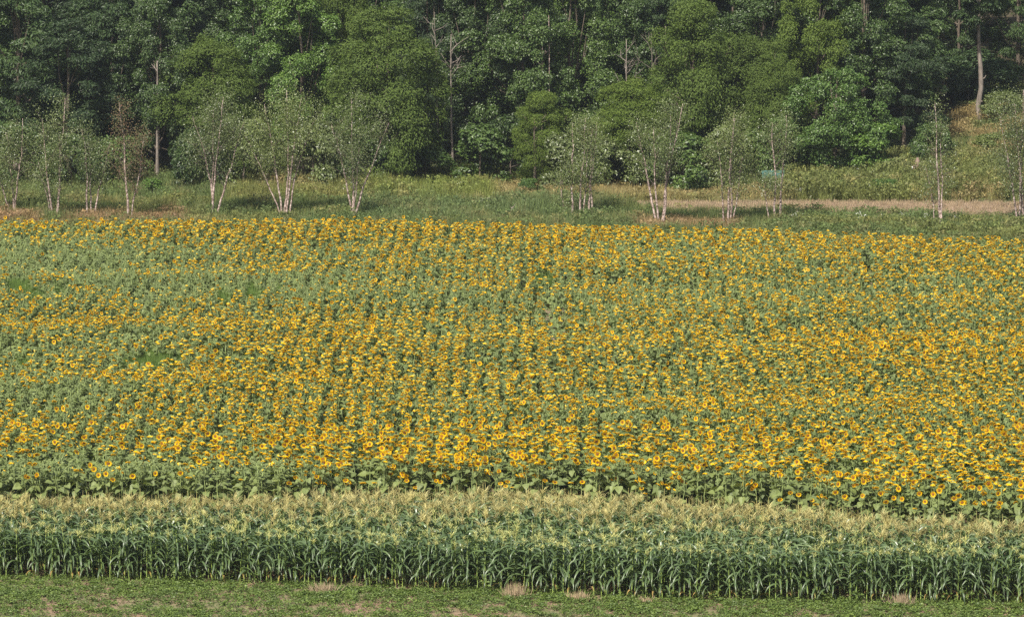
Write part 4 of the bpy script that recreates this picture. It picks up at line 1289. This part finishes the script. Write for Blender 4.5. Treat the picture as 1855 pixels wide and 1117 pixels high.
cidx = np.where(R.random(n) < tanp, R.integers(6, 12, n), np.where(R.random(n) < bare_p, R.integers(12, 15, n), R.integers(0, 6, n)))
cs = ch / 2.1
crz = R.normal(0, .65, n) + np.where(R.random(n) < .5, .5, 1.5) * math.pi
uu, _ = pix(cx, cy, 1.0)
order = np.lexsort((cx, crow))
ind = [i for i in order if 2 < uu[i] < 1853][:300]
mask = np.ones(n, bool); mask[ind] = False
C_OBJ = {}
def make_corn(k):
    st, parts = CFORM[k]
    root = bpy.data.objects.new("corn_plant", None); root.empty_display_size = .2
    COL.objects.link(root)
    link("stalk", st, root)
    for kd, j, m in parts:
        if kd == "leaf": link("leaf", CLEAF_ME[j], root, m)
        elif kd == "dry":
            tag(link("leaf", CDRY_ME[j], root, m), label="dried brown lower leaf")
        else: link("tassel", TAS_ME[j], root, m)
    return root
for i in ind:
    k = int(cidx[i])
    if k not in C_OBJ: o = C_OBJ[k] = make_corn(k)
    else: o = copy_tree(C_OBJ[k])
    o.location = (cx[i], cy[i], 0); o.rotation_euler = (R.normal(0, .045), R.normal(0, .045), crz[i]); o.scale = (1.02, 1.02, cs[i])
    first = crow[i] == 0
    tn = "only leaves at its top" if k >= 12 else "a tan tassel" if k >= 6 else "a pale green tassel"
    tag(o, ("corn plant with %s in the outermost row beside the weedy strip" if first else "corn plant with %s in the second row of the corn strip") % tn, "corn plant", "corn plants in the front rows")
n = int(mask.sum())
tag(scatter("corn_field", np.column_stack([cx[mask], cy[mask], np.zeros(n)]), np.column_stack([R.normal(0, .03, n), R.normal(0, .03, n), crz[mask]]), np.column_stack([np.full(n, 1.02), np.full(n, 1.02), cs[mask]]), cidx[mask], CFORM_ME), label="the rest of the tasselled corn strip behind its front rows")

# ------------------------------------------------------------------ weeds of the foreground
r = np.random.default_rng(9)
WD = [weed_mb(r, 26, .13, .10, .085).mesh("ground_weed", [M['weed']]) for _ in range(4)] + [weed_mb(r, 34, .42, .12, .11).mesh("upright_weed", [M['weed']]) for _ in range(2)]
n = 24000
x = R.uniform(-24, 24, n); y = R.uniform(144, 163, n)
edge = np.interp(x, cf_x, cf_y)
nz = vnoise(x, y, 1.6, 21) * .6 + vnoise(x, y, .6, 22) * .4
near = sstep(0, 4.5, edge - y)
nz = nz * .45 + .55 * R.random(n)
keep = (y < edge + .6) & (nz > .24 + .27 * near) & (R.random(n) < np.where(y > edge - .3, .5, 1))
x, y, edge = x[keep], y[keep], edge[keep]; n = len(x)
idx = np.where((np.abs(y - edge) < .5) & (R.random(n) < .08), R.integers(4, 6, n), R.integers(0, 4, n))
s = R.uniform(.7, 1.35, n)
tag(scatter("ground_weeds", np.column_stack([x, y, np.zeros(n)]), np.column_stack([np.zeros(n), np.zeros(n), R.uniform(0, 6.28, n)]), np.tile(s[:, None], 3), idx, WD), label="low leafy weeds over the reddish soil before the corn")

def dry_tuft(u, v, w_px, h_px, label, seed, mat='dry'):
    p = at(u, v)
    px = F / p[1]
    r = np.random.default_rng(seed)
    mb = MB(); n = int(w_px * 3.2)
    for i in range(n):
        b = np.array([r.normal(0, w_px / px / 4.2), r.normal(0, .16), 0])
        hh = h_px / px * r.uniform(.5, 1.1); l = np.array([b[0] * .35 + r.normal(0, .09), r.normal(0, .1), hh]); s = np.array([.011, 0, 0])
        mb.add([b - s, b + s, b + l * .6 + s * .8, b + l * .6 - s * .8, b + l], [(0, 1, 2, 3), (3, 2, 4)], 0)
    o = link("dry_grass_tuft", mb.mesh("dry_tuft", [M[mat]]))
    o.location = p
    return tag(o, label, "grass tuft", "dry grass tufts along the corn")
dry_tuft(590, 1074, 49, 20, "low wide straw coloured tuft left of centre at the foot of the corn", 1)
dry_tuft(932, 1083, 38, 28, "tallest straw coloured tuft at the middle of the corn foot", 2)
dry_tuft(1048, 1088, 36, 18, "small straw coloured tuft just right of the tallest one", 3)
dry_tuft(1633, 1098, 36, 24, "reddish dry tuft at the foot of the right hand corn", 4)
dry_tuft(1170, 1092, 24, 12, "tiny faded tuft between the small middle one and the reddish one", 5)

# ------------------------------------------------------------------ summer haze
def haze():
    m, nt, out = new_mat("haze_air")
    pv = N(nt, "ShaderNodeVolumePrincipled")
    pv.inputs["Color"].default_value = (0.85, 0.93, 1.0, 1)
    pv.inputs["Density"].default_value = 0.0001
    pv.inputs["Anisotropy"].default_value = 0.3
    nt.links.new(pv.outputs[0], out.inputs["Volume"])
    mb = MB(); mb.box((-720, -320, -1.5), (720, 1520, 110))
    tag(link("haze", mb.mesh("haze", [m])), kind="stuff", label="thin summer haze over the fields")
haze()
